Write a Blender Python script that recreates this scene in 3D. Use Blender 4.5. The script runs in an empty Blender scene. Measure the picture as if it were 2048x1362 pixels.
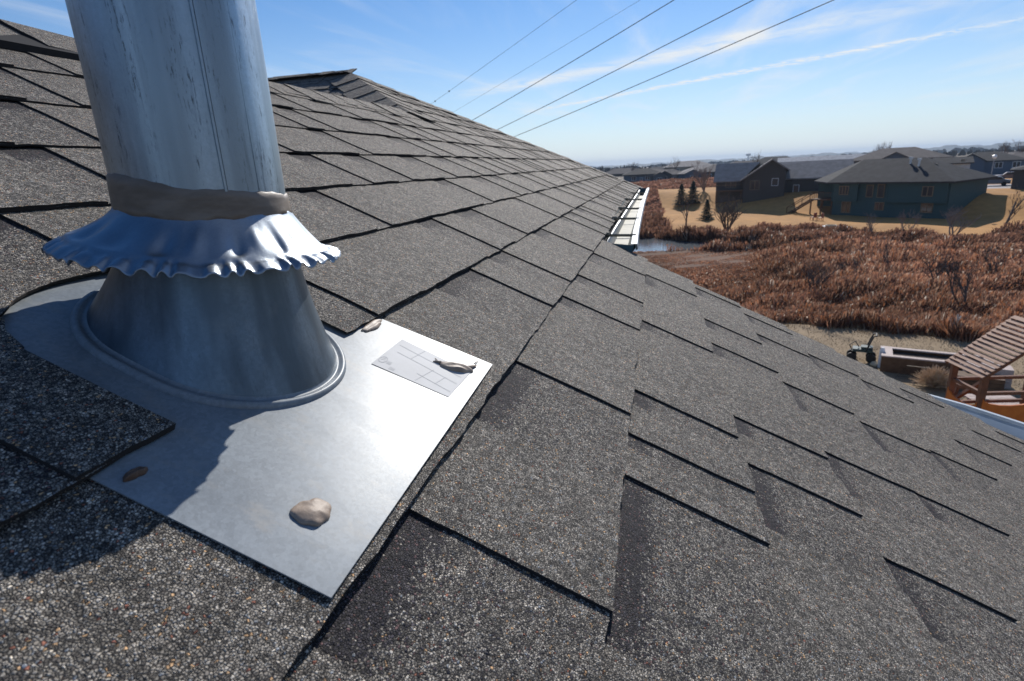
import bpy, math, random
import numpy as np
from mathutils import Vector, Matrix
R = math.radians
random.seed(7); rng = np.random.default_rng(7)
scn = bpy.context.scene
col = scn.collection

# ------------------------------------------------------------------ camera
HC = 7.2                     # camera height over the near yard
HU = 0.25                    # camera height over the roof surface (metres)
FPX, CX, CY = 1130.0, 1024.0, 681.0
def nrm(v): v = np.array(v, float); return v/np.linalg.norm(v)
ex = nrm([1315-CX, 325-CY, FPX])
ez = nrm(np.cross(nrm([1, -.05, 0]), ex)); ez = -ez if ez[1] > 0 else ez
ey = np.cross(ez, ex)
RM = np.array([ex, ey, ez])                        # world = RM @ camera(x right, y down, z forward)
CAMP = np.array([0, 0, HC])
cam_d = bpy.data.cameras.new('camera'); cam = bpy.data.objects.new('camera', cam_d); col.objects.link(cam)
rt, dn, fw = RM @ [1, 0, 0], RM @ [0, 1, 0], RM @ [0, 0, 1]
cam.matrix_world = Matrix(((rt[0], -dn[0], -fw[0], 0), (rt[1], -dn[1], -fw[1], 0), (rt[2], -dn[2], -fw[2], HC), (0, 0, 0, 1)))
cam_d.sensor_width = 36; cam_d.lens = FPX/2048*36
cam_d.clip_start = .02; cam_d.clip_end = 20000
cam_d.dof.use_dof = True; cam_d.dof.focus_distance = .62; cam_d.dof.aperture_fstop = 16
scn.camera = cam
# ------------------------------------------------------------------ sun, sky, exposure
SUN_EL, SUN_AZ = R(33), R(-2.6)
sdir = Vector((math.cos(SUN_EL)*math.cos(SUN_AZ), math.cos(SUN_EL)*math.sin(SUN_AZ), math.sin(SUN_EL)))
sl = bpy.data.lights.new('sun', 'SUN'); sl.energy = 5.0; sl.angle = R(.5); sl.color = (1, .955, .89)
so = bpy.data.objects.new('sun', sl); col.objects.link(so); so.rotation_euler = sdir.to_track_quat('Z', 'Y').to_euler()
scn.view_settings.view_transform = 'Standard'; scn.view_settings.look = 'None'
scn.view_settings.exposure = 0.0; scn.view_settings.gamma = 1
scn.cycles.max_bounces = 6; scn.cycles.volume_bounces = 0; scn.cycles.caustics_reflective = False; scn.cycles.caustics_refractive = False

class NT:
    def __init__(s, tree): s.t = tree; s.n = tree.nodes; s.l = tree.links
    def node(s, ty, **kw):
        n = s.n.new(ty)
        for k, v in kw.items():
            if k[0] == '_': setattr(n, k[1:], v)
        for k, v in kw.items():
            if k[0] != '_':
                key = k.replace('__', ' ')
                s.put(n.inputs[key] if not key.isdigit() else n.inputs[int(key)], v)
        return n
    def put(s, inp, v):
        if isinstance(v, bpy.types.NodeSocket): s.l.new(v, inp)
        elif isinstance(v, bpy.types.Node): s.l.new(v.outputs[0], inp)
        else:
            if hasattr(inp.default_value, '__len__') and not hasattr(v, '__len__'): v = [v]*len(inp.default_value)
            if inp.type == 'RGBA' and len(v) == 3: v = (*v, 1)
            inp.default_value = v
    def math(s, op, a, b=0.0, c=None, clamp=False):
        n = s.n.new('ShaderNodeMath'); n.operation = op; n.use_clamp = clamp
        s.put(n.inputs[0], a); s.put(n.inputs[1], b)
        if c is not None: s.put(n.inputs[2], c)
        return n.outputs[0]
    def mix(s, f, a, b, mode='MIX'):
        n = s.n.new('ShaderNodeMix'); n.data_type = 'RGBA'; n.blend_type = mode
        s.put(n.inputs[0], f); s.put(n.inputs[6], a); s.put(n.inputs[7], b)
        return n.outputs[2]
    def ramp(s, f, stops, interp='LINEAR'):
        n = s.n.new('ShaderNodeValToRGB'); cr = n.color_ramp; cr.interpolation = interp
        while len(cr.elements) < len(stops): cr.elements.new(.5)
        for e, (p, c) in zip(cr.elements, stops):
            e.position = p; e.color = (*c, 1) if hasattr(c, '__len__') else (c, c, c, 1)
        s.put(n.inputs[0], f); return n.outputs[0]
    def noise(s, vec, scale, detail=3, rough=.5, dist=0):
        n = s.node('ShaderNodeTexNoise', Scale=scale, Detail=detail, Roughness=rough, Distortion=dist)
        if vec is not None: s.put(n.inputs['Vector'], vec)
        return n.outputs[0]
    def smooth(s, v, a, b):
        n = s.n.new('ShaderNodeMapRange'); n.interpolation_type = 'SMOOTHSTEP'
        s.put(n.inputs[0], v); n.inputs[1].default_value = a; n.inputs[2].default_value = b
        return n.outputs[0]

w = bpy.data.worlds.new('World'); scn.world = w; w.use_nodes = True
W = NT(w.node_tree); W.n.clear()
sky = W.node('ShaderNodeTexSky'); sky.sky_type = 'NISHITA'; sky.sun_disc = False
sky.sun_elevation = SUN_EL; sky.sun_rotation = R(90)-SUN_AZ; sky.altitude = 400; sky.air_density = 1.0; sky.dust_density = .15; sky.ozone_density = 4.0
tc = W.node('ShaderNodeTexCoord'); sp = W.node('ShaderNodeSeparateXYZ', Vector=tc.outputs['Generated'])
zc = W.math('MAXIMUM', sp.outputs[2], .02)
px, py = W.math('DIVIDE', sp.outputs[0], zc), W.math('DIVIDE', sp.outputs[1], zc)
cp = W.node('ShaderNodeCombineXYZ', X=px, Y=py)
def raypx(x, y): return RM @ nrm([x-CX, y-CY, FPX])
def skyp(x, y): d = raypx(x, y); return np.array([d[0]/d[2], d[1]/d[2]])
def streak(a, b, width, nscale, lo, hi, amt):
    A, B = skyp(*a), skyp(*b); t = (B-A)/np.linalg.norm(B-A); n = np.array([-t[1], t[0]]); L = np.linalg.norm(B-A)
    dn_ = W.math('SUBTRACT', W.math('ADD', W.math('MULTIPLY', px, float(n[0])), W.math('MULTIPLY', py, float(n[1]))), float(n@A))
    dt_ = W.math('DIVIDE', W.math('SUBTRACT', W.math('ADD', W.math('MULTIPLY', px, float(t[0])), W.math('MULTIPLY', py, float(t[1]))), float(t@A)), float(L))
    nz = W.noise(cp.outputs[0], nscale, 6, .62, .4)
    off = W.math('ADD', dn_, W.math('MULTIPLY', W.math('SUBTRACT', W.noise(cp.outputs[0], nscale*.35, 2), .5), width*1.6))
    g = W.math('DIVIDE', off, width); g = W.math('EXPONENT', W.math('MULTIPLY', W.math('MULTIPLY', g, g), -1))
    m = W.math('MULTIPLY', g, W.smooth(nz, lo, hi))
    m = W.math('MULTIPLY', m, W.math('MULTIPLY', W.smooth(dt_, -.35, .35), W.math('SUBTRACT', 1, W.smooth(dt_, .9, 1.3))))
    return W.math('MULTIPLY', m, amt)
m1 = streak((2009, 45), (1130, 210), .15, 8.0, .36, .58, 1.0)
m2 = streak((1869, 6), (1000, 178), .34, 2.4, .22, .62, .85)
wis = W.math('MULTIPLY', W.smooth(W.noise(W.node('ShaderNodeMapping', Vector=cp.outputs[0], Rotation=(0, 0, R(25)), Scale=(.22, 1.0, 1)).outputs[0], 1.1, 7, .6, .5), .46, .82), .6)
cm = W.math('ADD', W.math('ADD', m1, m2), wis, clamp=True)
cm = W.math('MULTIPLY', cm, W.smooth(sp.outputs[2], .02, .09))
skc = W.node('ShaderNodeHueSaturation', Saturation=1.22, Value=1.0, Color=sky.outputs[0])
skc = W.mix(1.0, skc.outputs[0], (.86, 1.0, 1.12), 'MULTIPLY')
hzf = W.math('MULTIPLY', W.math('POWER', W.math('SUBTRACT', 1, W.math('MINIMUM', W.math('MAXIMUM', sp.outputs[2], 0), 1)), 8), .9)
skc = W.mix(hzf, skc, (8.2, 8.9, 9.6))
mixc = W.mix(cm, skc, (8.8, 9.2, 9.6))
bg = W.node('ShaderNodeBackground', Color=mixc, Strength=.095)
W.l.new(bg.outputs[0], W.node('ShaderNodeOutputWorld').inputs[0])

# ------------------------------------------------------------------ helpers
def ray(x, y): return RM @ nrm([x-CX, y-CY, FPX])
def tagp(o, label=None, cat=None, group=None, kind=None):
    for k, v in (('label', label), ('category', cat), ('group', group), ('kind', kind)):
        if v: o[k] = v
    return o
def empty(name, loc, label, cat, group=None, rz=0):
    o = bpy.data.objects.new(name, None); col.objects.link(o); o.location = [float(c) for c in loc]; o.rotation_euler = (0, 0, rz); o.empty_display_size = .2
    return tagp(o, label, cat, group)
class MB:
    def __init__(s): s.v = []; s.f = []; s.c = []; s.b = []
    def add(s, vs, fs, c=None, b=None):
        n = len(s.v); s.v += [tuple(float(q) for q in p) for p in vs]; s.f += [tuple(i+n for i in f) for f in fs]
        s.c += [c if c is not None else (1, 1, 1)]*len(vs); s.b += list(b) if b is not None else [0.]*len(vs)
        return s
    def box(s, c, d, fr=None, col_=None):
        """box centre c size d; fr = (origin, a, b) frame or None"""
        vs = [(c[0]+x*d[0]/2, c[1]+y*d[1]/2, c[2]+z*d[2]/2) for x in (-1, 1) for y in (-1, 1) for z in (-1, 1)]
        if fr is not None: vs = [fr(p) for p in vs]
        return s.add(vs, [(0, 1, 3, 2), (4, 6, 7, 5), (0, 4, 5, 1), (2, 3, 7, 6), (0, 2, 6, 4), (1, 5, 7, 3)], col_)
    def tube(s, pts, rad, n=6, cap=True, col_=None):
        pts = [Vector([float(q) for q in p]) for p in pts]; rs = rad if hasattr(rad, '__len__') else [rad]*len(pts)
        vs = []; fs = []
        t0 = (pts[1]-pts[0]).normalized(); a = t0.orthogonal().normalized()
        for i, p in enumerate(pts):
            t = (pts[min(i+1, len(pts)-1)]-pts[max(i-1, 0)]).normalized()
            a = (a-t*a.dot(t)); a = a.normalized() if a.length > 1e-6 else t.orthogonal().normalized(); b = t.cross(a)
            for k in range(n):
                q = 2*math.pi*k/n; vs.append(p+(a*math.cos(q)+b*math.sin(q))*rs[i])
        for i in range(len(pts)-1):
            for k in range(n): fs.append((i*n+k, i*n+(k+1) % n, (i+1)*n+(k+1) % n, (i+1)*n+k))
        if cap: fs.append(tuple(range(n))[::-1]); fs.append(tuple((len(pts)-1)*n+k for k in range(n)))
        return s.add(vs, fs, col_)
    def grid(s, rows, closed=False, b=None, flip=False):
        m = len(rows[0]); vs = [p for r in rows for p in r]; fs = []
        for i in range(len(rows)-1):
            for k in range(m if closed else m-1):
                q = (i*m+k, i*m+(k+1) % m, (i+1)*m+(k+1) % m, (i+1)*m+k); fs.append(q[::-1] if flip else q)
        return s.add(vs, fs, None, b)
    def build(s, name, mat, parent=None, smooth=False, loc=None):
        me = bpy.data.meshes.new(name)
        v = s.v
        if parent is not None and parent.type == 'EMPTY':
            M = (Matrix.Translation(parent.location) @ parent.rotation_euler.to_matrix().to_4x4()).inverted()
            if parent.get('_world', 1): v = [tuple(M @ Vector(p)) for p in v]
        me.from_pydata(v, [], s.f); me.materials.append(mat)
        if any(c != (1, 1, 1) for c in s.c):
            at = me.attributes.new('Col', 'FLOAT_COLOR', 'POINT'); at.data.foreach_set('color', np.array([(*c, 1) for c in s.c], dtype=np.float32).ravel())
        if any(s.b):
            at = me.attributes.new('band', 'FLOAT', 'POINT'); at.data.foreach_set('value', np.array(s.b, dtype=np.float32))
        if smooth: me.polygons.foreach_set('use_smooth', [True]*len(me.polygons))
        me.update()
        o = bpy.data.objects.new(name, me); col.objects.link(o)
        if parent is not None: o.parent = parent
        return o
def part(name, mb, mat, root, sub=None, smooth=False, label=None):
    """mesh in world coordinates -> child of root (or of the part sub, which sits at the root's origin)"""
    o = mb.build(name, mat, root, smooth)
    if sub is not None: o.parent = sub
    if label: o['label'] = label
    return o

def mat(name, base, rough=.8, metal=0., spec=.5, build=None):
    m = bpy.data.materials.new(name); m.use_nodes = True; T = NT(m.node_tree); T.n.clear()
    p = T.node('ShaderNodeBsdfPrincipled'); o = T.node('ShaderNodeOutputMaterial'); T.l.new(p.outputs[0], o.inputs[0])
    T.put(p.inputs['Base Color'], base); p.inputs['Roughness'].default_value = rough; p.inputs['Metallic'].default_value = metal
    p.inputs['Specular IOR Level'].default_value = spec
    if build: build(T, p)
    return m
def varied(c1, c2, scale, rough=.85, bump=0, detail=4, spec=.3, metal=0., stretch=None, bscale=None):
    def b(T, p):
        g = T.node('ShaderNodeTexCoord').outputs['Object']
        if stretch: g = T.node('ShaderNodeMapping', Vector=g, Scale=stretch).outputs[0]
        n = T.noise(g, scale, detail, .6)
        T.put(p.inputs['Base Color'], T.mix(T.smooth(n, .3, .7), c1, c2))
        if bump:
            T.put(p.inputs['Normal'], T.node('ShaderNodeBump', Strength=1.0, Distance=bump, Height=T.noise(g, bscale or scale*2, 3)).outputs[0])
    return mat('m', c1, rough, metal, spec, b)

# --- shingle granules
def b_shingle(T, p, near=True):
    tcn = T.node('ShaderNodeTexCoord').outputs['Object']
    SC = 650.0
    nz_ = T.node('ShaderNodeTexNoise', Vector=tcn, Scale=620.0, Detail=2.0).outputs['Color']
    nz_ = T.node('ShaderNodeVectorMath', _operation='SUBTRACT', **{'0': nz_, '1': (.5, .5, .5)}).outputs[0]
    nzs = T.node('ShaderNodeVectorMath', _operation='SCALE', **{'0': nz_}); nzs.inputs['Scale'].default_value = .0009
    wp = T.node('ShaderNodeVectorMath', _operation='ADD', **{'0': T.node('ShaderNodeMapping', Vector=tcn, Scale=(1.0, 1.25, 1.1)).outputs[0], '1': nzs.outputs[0]}).outputs[0]
    vo = T.node('ShaderNodeTexVoronoi', Scale=SC, Randomness=1.0, Vector=wp)
    ve = T.node('ShaderNodeTexVoronoi', _feature='DISTANCE_TO_EDGE', Scale=SC, Randomness=1.0, Vector=wp)
    sc = T.node('ShaderNodeSeparateColor', Color=vo.outputs['Color'])
    c = T.ramp(sc.outputs[0], [(0, (.06, .056, .055)), (.16, (.12, .114, .108)), (.34, (.20, .19, .178)), (.58, (.28, .266, .247)), (.82, (.37, .35, .325)), (.915, (.50, .33, .19)), (.94, (.24, .26, .29)), (.965, (.56, .52, .46)), (.985, (.28, .12, .085))], 'CONSTANT')
    vo2 = T.node('ShaderNodeTexVoronoi', Scale=230.0, Vector=tcn); s2 = T.node('ShaderNodeSeparateColor', Color=vo2.outputs['Color'])
    vo3 = T.node('ShaderNodeTexVoronoi', Scale=110.0, Vector=tcn); s3 = T.node('ShaderNodeSeparateColor', Color=vo3.outputs['Color'])
    f2 = T.math('MULTIPLY', T.math('ADD', .66, T.math('MULTIPLY', s2.outputs[1], .95)), T.math('ADD', .98, T.math('MULTIPLY', s3.outputs[1], .18)))
    n3 = T.noise(tcn, 30, 6, .7); f3 = T.math('ADD', .60, T.math('MULTIPLY', n3, .8))
    n4 = T.noise(tcn, 3.2, 3, .5); f4 = T.math('ADD', .98, T.math('MULTIPLY', n4, .42))
    f = T.math('MULTIPLY', T.math('MULTIPLY', f2, f3), f4)
    c = T.mix(1.0, c, T.node('ShaderNodeCombineColor', Red=f, Green=T.math('MULTIPLY', f, .95), Blue=T.math('MULTIPLY', f, .87)).outputs[0], 'MULTIPLY')
    bd = T.node('ShaderNodeAttribute', _attribute_name='band').outputs['Fac']
    nb = T.noise(tcn, 70, 4, .6)
    bm = T.smooth(T.math('ADD', T.math('MULTIPLY', bd, 1.0), T.math('ADD', T.math('MULTIPLY', T.math('SUBTRACT', nb, .5), .45), T.math('MULTIPLY', T.math('SUBTRACT', sc.outputs[2], .5), 1.0))), .26, .44)
    bm = T.math('MULTIPLY', bm, T.math('GREATER_THAN', bd, .001))
    dk = T.ramp(sc.outputs[1], [(0, (.016, .014, .021)), (.5, (.036, .032, .043)), (.8, (.085, .074, .09)), (.94, (.18, .10, .10))], 'CONSTANT')
    c = T.mix(T.math('MULTIPLY', bm, .95), c, dk)
    edge = T.smooth(ve.outputs['Distance'], .015, .16)          # black asphalt between granules, with crevice shade painted in along with it
    c = T.mix(edge, (.012, .011, .011), c)
    T.put(p.inputs['Base Color'], c)
    dv = T.node('ShaderNodeVectorMath', _operation='SUBTRACT', **{'0': wp, '1': vo.outputs['Position']}).outputs[0]
    rv = T.node('ShaderNodeVectorMath', _operation='SUBTRACT', **{'0': vo.outputs['Color'], '1': (.5, .5, .5)}).outputs[0]
    dt = T.node('ShaderNodeVectorMath', _operation='DOT_PRODUCT', **{'0': dv, '1': rv}).outputs['Value']
    hgt = T.math('ADD', T.math('MULTIPLY', T.smooth(ve.outputs['Distance'], 0, .28), .7), T.math('ADD', T.math('MULTIPLY', sc.outputs[2], .5), T.math('MULTIPLY', dt, SC*1.1)))
    b1 = T.node('ShaderNodeBump', Strength=1.0, Distance=.0011, Height=hgt)
    b2 = T.node('ShaderNodeBump', Strength=.8, Distance=.004, Height=T.noise(tcn, 90, 3, .6), Normal=b1.outputs[0])
    T.put(p.inputs['Normal'], b2.outputs[0])
M_sh = mat('shingle', (.1, .1, .1), .82, 0, .35, b_shingle)
M_shs = mat('shingle_edge', (.03, .029, .029), .95, 0, .2)
M_deck = mat('felt', (.012, .012, .013), .95, 0, .1)

# --- galvanised sheet
def galv(rough, base, spang=1., streaks=0., bumpd=.0002, metal=1., marks=0.):
    def b(T, p):
        g = T.node('ShaderNodeTexCoord').outputs['Object']
        vo = T.node('ShaderNodeTexVoronoi', Scale=420.0, Vector=g); s = T.node('ShaderNodeSeparateColor', Color=vo.outputs['Color'])
        n = T.noise(g, 28, 6, .65); n2 = T.noise(g, 900, 2)
        f = T.math('ADD', T.math('MULTIPLY', s.outputs[0], .16*spang), T.math('ADD', T.math('MULTIPLY', n, .45), T.math('MULTIPLY', n2, .22)))
        c = T.mix(T.smooth(f, .15, .75), [q*.62 for q in base], base)
        if streaks:
            st = T.noise(T.node('ShaderNodeMapping', Vector=g, Scale=(1, 1, .045)).outputs[0], 190, 5, .7)
            st2 = T.noise(T.node('ShaderNodeMapping', Vector=g, Scale=(1, 1, .12)).outputs[0], 60, 4, .6)
            sp_ = T.noise(T.node('ShaderNodeMapping', Vector=g, Scale=(1, 1, .16)).outputs[0], 620, 5, .75)
            k = T.math('MULTIPLY', T.smooth(st, .5, .72), T.smooth(st2, .45, .65))
            refl_bnd = T.noise(T.node('ShaderNodeMapping', Vector=g, Scale=(1, 1, .03)).outputs[0], 34, 3, .6)
            c = T.mix(T.smooth(refl_bnd, .36, .62), [q*.45 for q in base], c)  # broad upright bands paint the dark reflections into the metal colour
            k = T.math('ADD', T.math('MULTIPLY', k, .8), T.math('MULTIPLY', T.math('MULTIPLY', T.smooth(sp_, .54, .64), T.smooth(st2, .44, .58)), .9), clamp=True)
            c = T.mix(T.math('MULTIPLY', k, streaks), c, (.035, .04, .045))
        if marks:      # water marks, dust and faint scratches
            wm = T.noise(T.node('ShaderNodeMapping', Vector=g, Rotation=(0, 0, .5), Scale=(1, .25, 1)).outputs[0], 55, 6, .7)
            c = T.mix(T.math('MULTIPLY', T.smooth(wm, .5, .72), marks), c, (.30, .29, .27))
            fs = T.noise(T.node('ShaderNodeMapping', Vector=g, Rotation=(0, 0, -.7), Scale=(1, .03, 1)).outputs[0], 420, 3, .8)
            c = T.mix(T.math('MULTIPLY', T.smooth(fs, .66, .74), .4*marks), c, (.16, .17, .18))
        T.put(p.inputs['Base Color'], c)
        T.put(p.inputs['Roughness'], T.math('ADD', rough-.10, T.math('MULTIPLY', T.math('ADD', n, n2), .10)))
        T.put(p.inputs['Normal'], T.node('ShaderNodeBump', Strength=.5, Distance=bumpd, Height=T.math('ADD', s.outputs[1], T.math('MULTIPLY', n2, 1.5))).outputs[0])
    return mat('galvanised', base, rough, metal, .5, b)
M_plate = galv(.41, (.285, .32, .35), 1.0, 0, .00001, .04, .6)
M_plate.node_tree.nodes['Principled BSDF'].inputs['Specular IOR Level'].default_value = .17
M_cone = galv(.40, (.20, .26, .32), .8, .25, .00005, .7, .12)
M_pipe = galv(.38, (.56, .66, .74), .5, .85, .0001, .85)
M_collar = galv(.43, (.44, .49, .54), .2, 0, .00003)
M_alu = galv(.5, (.75, .77, .79), .3, 0)
M_seal = varied((.26, .19, .14), (.40, .31, .235), 60, .55, .0008, spec=.5); M_seal_shaded = varied((.10, .06, .04), (.16, .10, .07), 60, .5, .0008)  # second mix is the same sealant with shade painted into its colour
M_band = varied((.16, .125, .095), (.23, .185, .145), 45, .5, .0003, spec=.4, stretch=(1, 1, 3))
M_stick = varied((.38, .39, .40), (.43, .44, .45), 30, .6)
M_print = mat('print', (.375, .385, .395), .7)
M_gut = varied((.30, .295, .25), (.42, .41, .35), 12, .6, spec=.1)
M_gutw = varied((.42, .47, .52), (.50, .55, .60), 9, .5, spec=.2)
M_gutd = mat('gutter_end', (.04, .10, .12), .5)  # dark version of the pale gutter, shade put into the colour

# ================================================================== OUR ROOF
pit = math.atan(.5)
RU, RV, RN = np.array([1., 0, 0]), np.array([0, math.cos(pit), math.sin(pit)]), np.array([0, -math.sin(pit), math.cos(pit)])
RO = -RN
def rp(u, v, n=0.): return (RO+u*RU+v*RV+n*RN)*HU+CAMP
def hw(x, y, z): return np.array([x, y, z])*HU+CAMP             # roof units -> world
def roofuv(px_, py_):
    d = ray(px_, py_); t = -1/np.dot(d, RN); q = d*t; return q@RU, q@RV
EXPO, V0 = .567, .17
def wob(a, b, s): return math.sin(a*7.3+s*1.7+b*3.1)*.5+math.sin(a*17.9+b*5.7+s)*.3+math.sin(a*41.3+s*2.9+b*9)*.2
TEETH = {-1: [1.16, 2.34, 3.70, 4.47, 5.64], -2: [1.86, 2.20, 2.70, 4.05, 5.85], -3: [1.3, 2.5, 3.03, 4.37, 5.1, 6.45], -4: [1.2, 2.25, 3.19, 4.25, 5.55, 6.3],
         -5: [1.6, 3.25, 4.2, 5.77], -6: [2.6, 4.35, 5.78], -7: [3.3, 5.1, 6.3], -8: [4., 5.9], -9: [3.6, 5.2], -10: [3.9, 5.6],
         0: [-.8, .34, 3.3, 4.07, 5.6, 7.0, 7.65], 1: [-.6, .74, 2.04, 4.0, 4.95, 6.66, 8.05, 9.56], 2: [-.5, .4, 1.46, 3.33, 5.7, 6.95, 7.7],
         3: [.5, 2.07, 4.13, 4.9, 6.1, 7.07, 7.85, 8.57], 4: [1.2, 2.4, 3.92, 5.18, 6.97, 7.6, 8.9], 5: [1.5, 2.74, 3.9, 4.95, 5.5, 7.2], 6: [1.9, 3.2, 4.6, 5.9, 7.0]}
SLOT = {(-2, 1.86): .79, (-4, 2.25): .42, (-1, 2.34): .62, (-1, 1.16): .45, (-2, 2.2): .12, (-3, 3.03): .22, (1, 2.04): .4, (1, .74): .42, (-3, 2.5): .5, (0, 3.3): .6, (-4, 4.25): .5, (-5, 4.2): .45}
def shingles(T, pt, ks, lo, hi, teeth, step, seed, hump=None, cut=None, v0=V0, ex_=EXPO, sc=1.):
    """T: MB for faces, pt(u,v,n). base strip + raised teeth for each course; real gaps under each butt edge"""
    rr = random.Random(seed); E = MB()
    tt = .010*sc
    def surf(k, u, v):
        f = (v-(v0+k*ex_))/ex_
        return (.009-.021*f)*sc+(.003*wob(u*.8, v*.6, seed) + .0012*wob(u*3, v*2, seed+3))*sc+(hump(u, v) if hump and k > 0 else 0)
    for k in ks:
        vb, vt = v0+k*ex_, v0+(k+1)*ex_
        def clampu(u, v): return min(max(u, lo(v)), hi(v))
        u0, u1 = min(lo(vb), lo(vt)), max(hi(vb), hi(vt))
        st = list(teeth.get(k, []))
        u = (max(st)+rr.uniform(.7, 1.3)) if st else u0+rr.uniform(0, 1)
        while u < u1: st.append(u); u += rr.choice([.45, .7, .95, 1.2, 1.5])*rr.uniform(.85, 1.15)
        if st and min(st) > u0+.5 and teeth.get(k):
            u = min(st)-rr.uniform(.8, 1.3)
            while u > u0: st.append(u); u -= rr.uniform(.6, 1.4)
        st.sort(); ed = u0-.5
        iv = []
        for i, a in enumerate(st):
            nx = st[i+1] if i+1 < len(st) else u1+1
            gap = SLOT.get((k, nx), min(rr.uniform(.2, .6), (nx-a)*.5)) if seed == 1 else min(rr.uniform(.2, .6), (nx-a)*.5)
            iv.append((a, nx-gap))
        iv = [(u0-.6, st[0]-.4)]+iv
        def strip(a, b, h0, th, slot):
            n = max(2, int((b-a)/step)); rows = [[], [], [], [], []]; bands = []
            vs_ = [vb, vb+.3*(vt-vb), vt-.145, vt-.075, vt+.12]
            for i in range(n+1):
                uu = a+(b-a)*i/n
                c_ = cut(uu) if cut and vb > .6 else None
                for j, v in enumerate(vs_):
                    vv = v
                    if j == 0: vv += .006*wob(uu*1.3, k, seed)+(.0025*rr.uniform(-1, 1))
                    if c_ is not None: vv = max(vv, min(c_, vs_[4]+.0)) if c_ > vb-.01 else vv
                    jit = .005*wob(v*3, uu, k) if (i in (0, n) and not slot) else 0
                    uc = clampu(uu+jit, vv)
                    rows[j].append((uc, vv, surf(k, uc, vv)+h0))
            P = [[pt(*q) for q in r] for r in rows]
            kb = [0, .02, .12, 1, 1] if slot else [0]*5
            amp = [.75+.25*wob(q[0]*.9, k, seed+5) for q in rows[0]]
            T.grid(P, b=[kb[j]*amp[i] for j in range(5) for i in range(n+1)])
            # butt edge wall
            low = [pt(q[0], q[1], q[2]-th) for q in rows[0]]
            E.grid([low, P[0]])
            if not slot:
                for e, fl in ((0, False), (n, True)):
                    r_ = [rows[j][e] for j in range(5)]
                    E.grid([[pt(q[0], q[1], q[2]) for q in r_], [pt(q[0], q[1], q[2]-th) for q in r_]], flip=fl)
            return
        def covered(a, b):      # skip columns wholly swallowed by the cut-out
            if not cut or vb < .6: return [(a, b)]
            segs = []; n = max(1, int((b-a)/.02)); cur = None
            for i in range(n+1):
                uu = a+(b-a)*i/n; c_ = cut(uu); ok = (c_ is None) or (c_ < vt+.02)
                if ok and cur is None: cur = uu
                if not ok and cur is not None:
                    if uu-cur > .03: segs.append((cur, uu-.02*1.0))
                    cur = None
            if cur is not None: segs.append((cur, b))
            return segs
        # break at the cut-out flanks so that its edges stay crisp
        brk = [CUT0, CUT1] if cut and vb < 1.0 and vt > .6 and vb > .5 else []
        def splits(a, b):
            xs = [a]+[x for x in brk if a < x < b]+[b]
            return [s for i in range(len(xs)-1) for s in ([(xs[i], xs[i+1])] if not (brk and abs(xs[i]-CUT0) < 1e-6) else covered(xs[i]+1e-4, xs[i+1]-1e-4))]
        for a, b in splits(u0, u1): strip(a, b, 0, .010*sc, True)
        for a, b in iv:
            a, b = max(a, u0), min(b, u1)
            if b-a > .08:
                for a2, b2 in splits(a, b): strip(a2, b2, tt, tt+.009*sc, False)
    return E
CUT0, CUT1, CUC, CUV, CUR = .99, 1.797, 1.39, 1.02, .405
def cutf(u):
    if CUT0 < u < CUT1: return 1.1+.335*max(1-(abs(u-CUC)/CUR)**2.4, 0)**(1/2.4)
    return None
def hump(u, v):
    a = max(0, 1-max(abs(u-1.4)-.9, 0)/.5); b = max(0, 1-max(abs(v-.92)-.1, 0)/.45); return .014*a*b
house = empty('house', (1.2, 0, 0), 'our own house whose grey weathered shingle roof fills the foreground', 'house')
UR, VE = 6.65, .13                                             # rake of the near part, eave of the far part
def hi_m(v):
    if v < VE: return UR
    return 21.5+(v-VE)/(6.88-VE)*(12.36-21.5)
def lo_m(v):
    if v <= 4.5: return -4.0
    if v <= 4.6: return 10.28-(4.6-v)*30
    return 10.28+(v-4.6)/(6.88-4.6)*(12.36-10.28)
T = MB(); near = lambda v: UR
E_ = shingles(T, rp, range(-11, 0), lambda v: -4., lambda v: UR, TEETH, .055, 1)
E0 = shingles(T, rp, range(0, 7), lambda v: -4., hi_m, TEETH, .055, 1, hump, cutf)
E2 = shingles(T, rp, range(7, 12), lo_m, lambda v: hi_m(v) if v < 6.88 else 12.36, {}, .1, 2)
roof = part('roof', T, M_sh, house, label='weathered grey laminated shingle slope facing the marsh')
E_.v += []; part('shingle_edges', E_, M_shs, house, sub=roof)
part('shingle_edges', E2, M_shs, house, sub=roof); part('shingle_edges', E0, M_shs, house, sub=roof)
# deck under the shingles
D = MB(); k_ = -.034
D.add([rp(-4, -6.1, k_), rp(UR-.03, -6.1, k_), rp(UR-.03, VE, k_), rp(-4, VE, k_)], [(0, 1, 2, 3)])
D.add([rp(-4, VE, k_), rp(21.4, VE, k_), rp(12.4, 6.8, k_), rp(10.3, 4.48, k_), rp(-4, 4.48, k_)], [(0, 1, 2, 3, 4)])
# back slope of the near ridge, west, east and back faces of the big hip
P_ = rp(12.36, 6.88); h1 = rp(21.5, VE); h2 = rp(10.28, 4.6); rdg = rp(-4, 4.6)
part('roof_deck', D, M_deck, house)
bs = MB(); vv = np.array([0, math.cos(pit), -math.sin(pit)])*HU
bs.add([rp(-4, 4.5), rp(10.28, 4.5), rp(12, 4.5)+vv*7, rp(-4, 4.5)+vv*7], [(0, 1, 2, 3)])
part('roof', bs, M_sh, house, label='hidden back slope behind the ridge')
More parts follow.
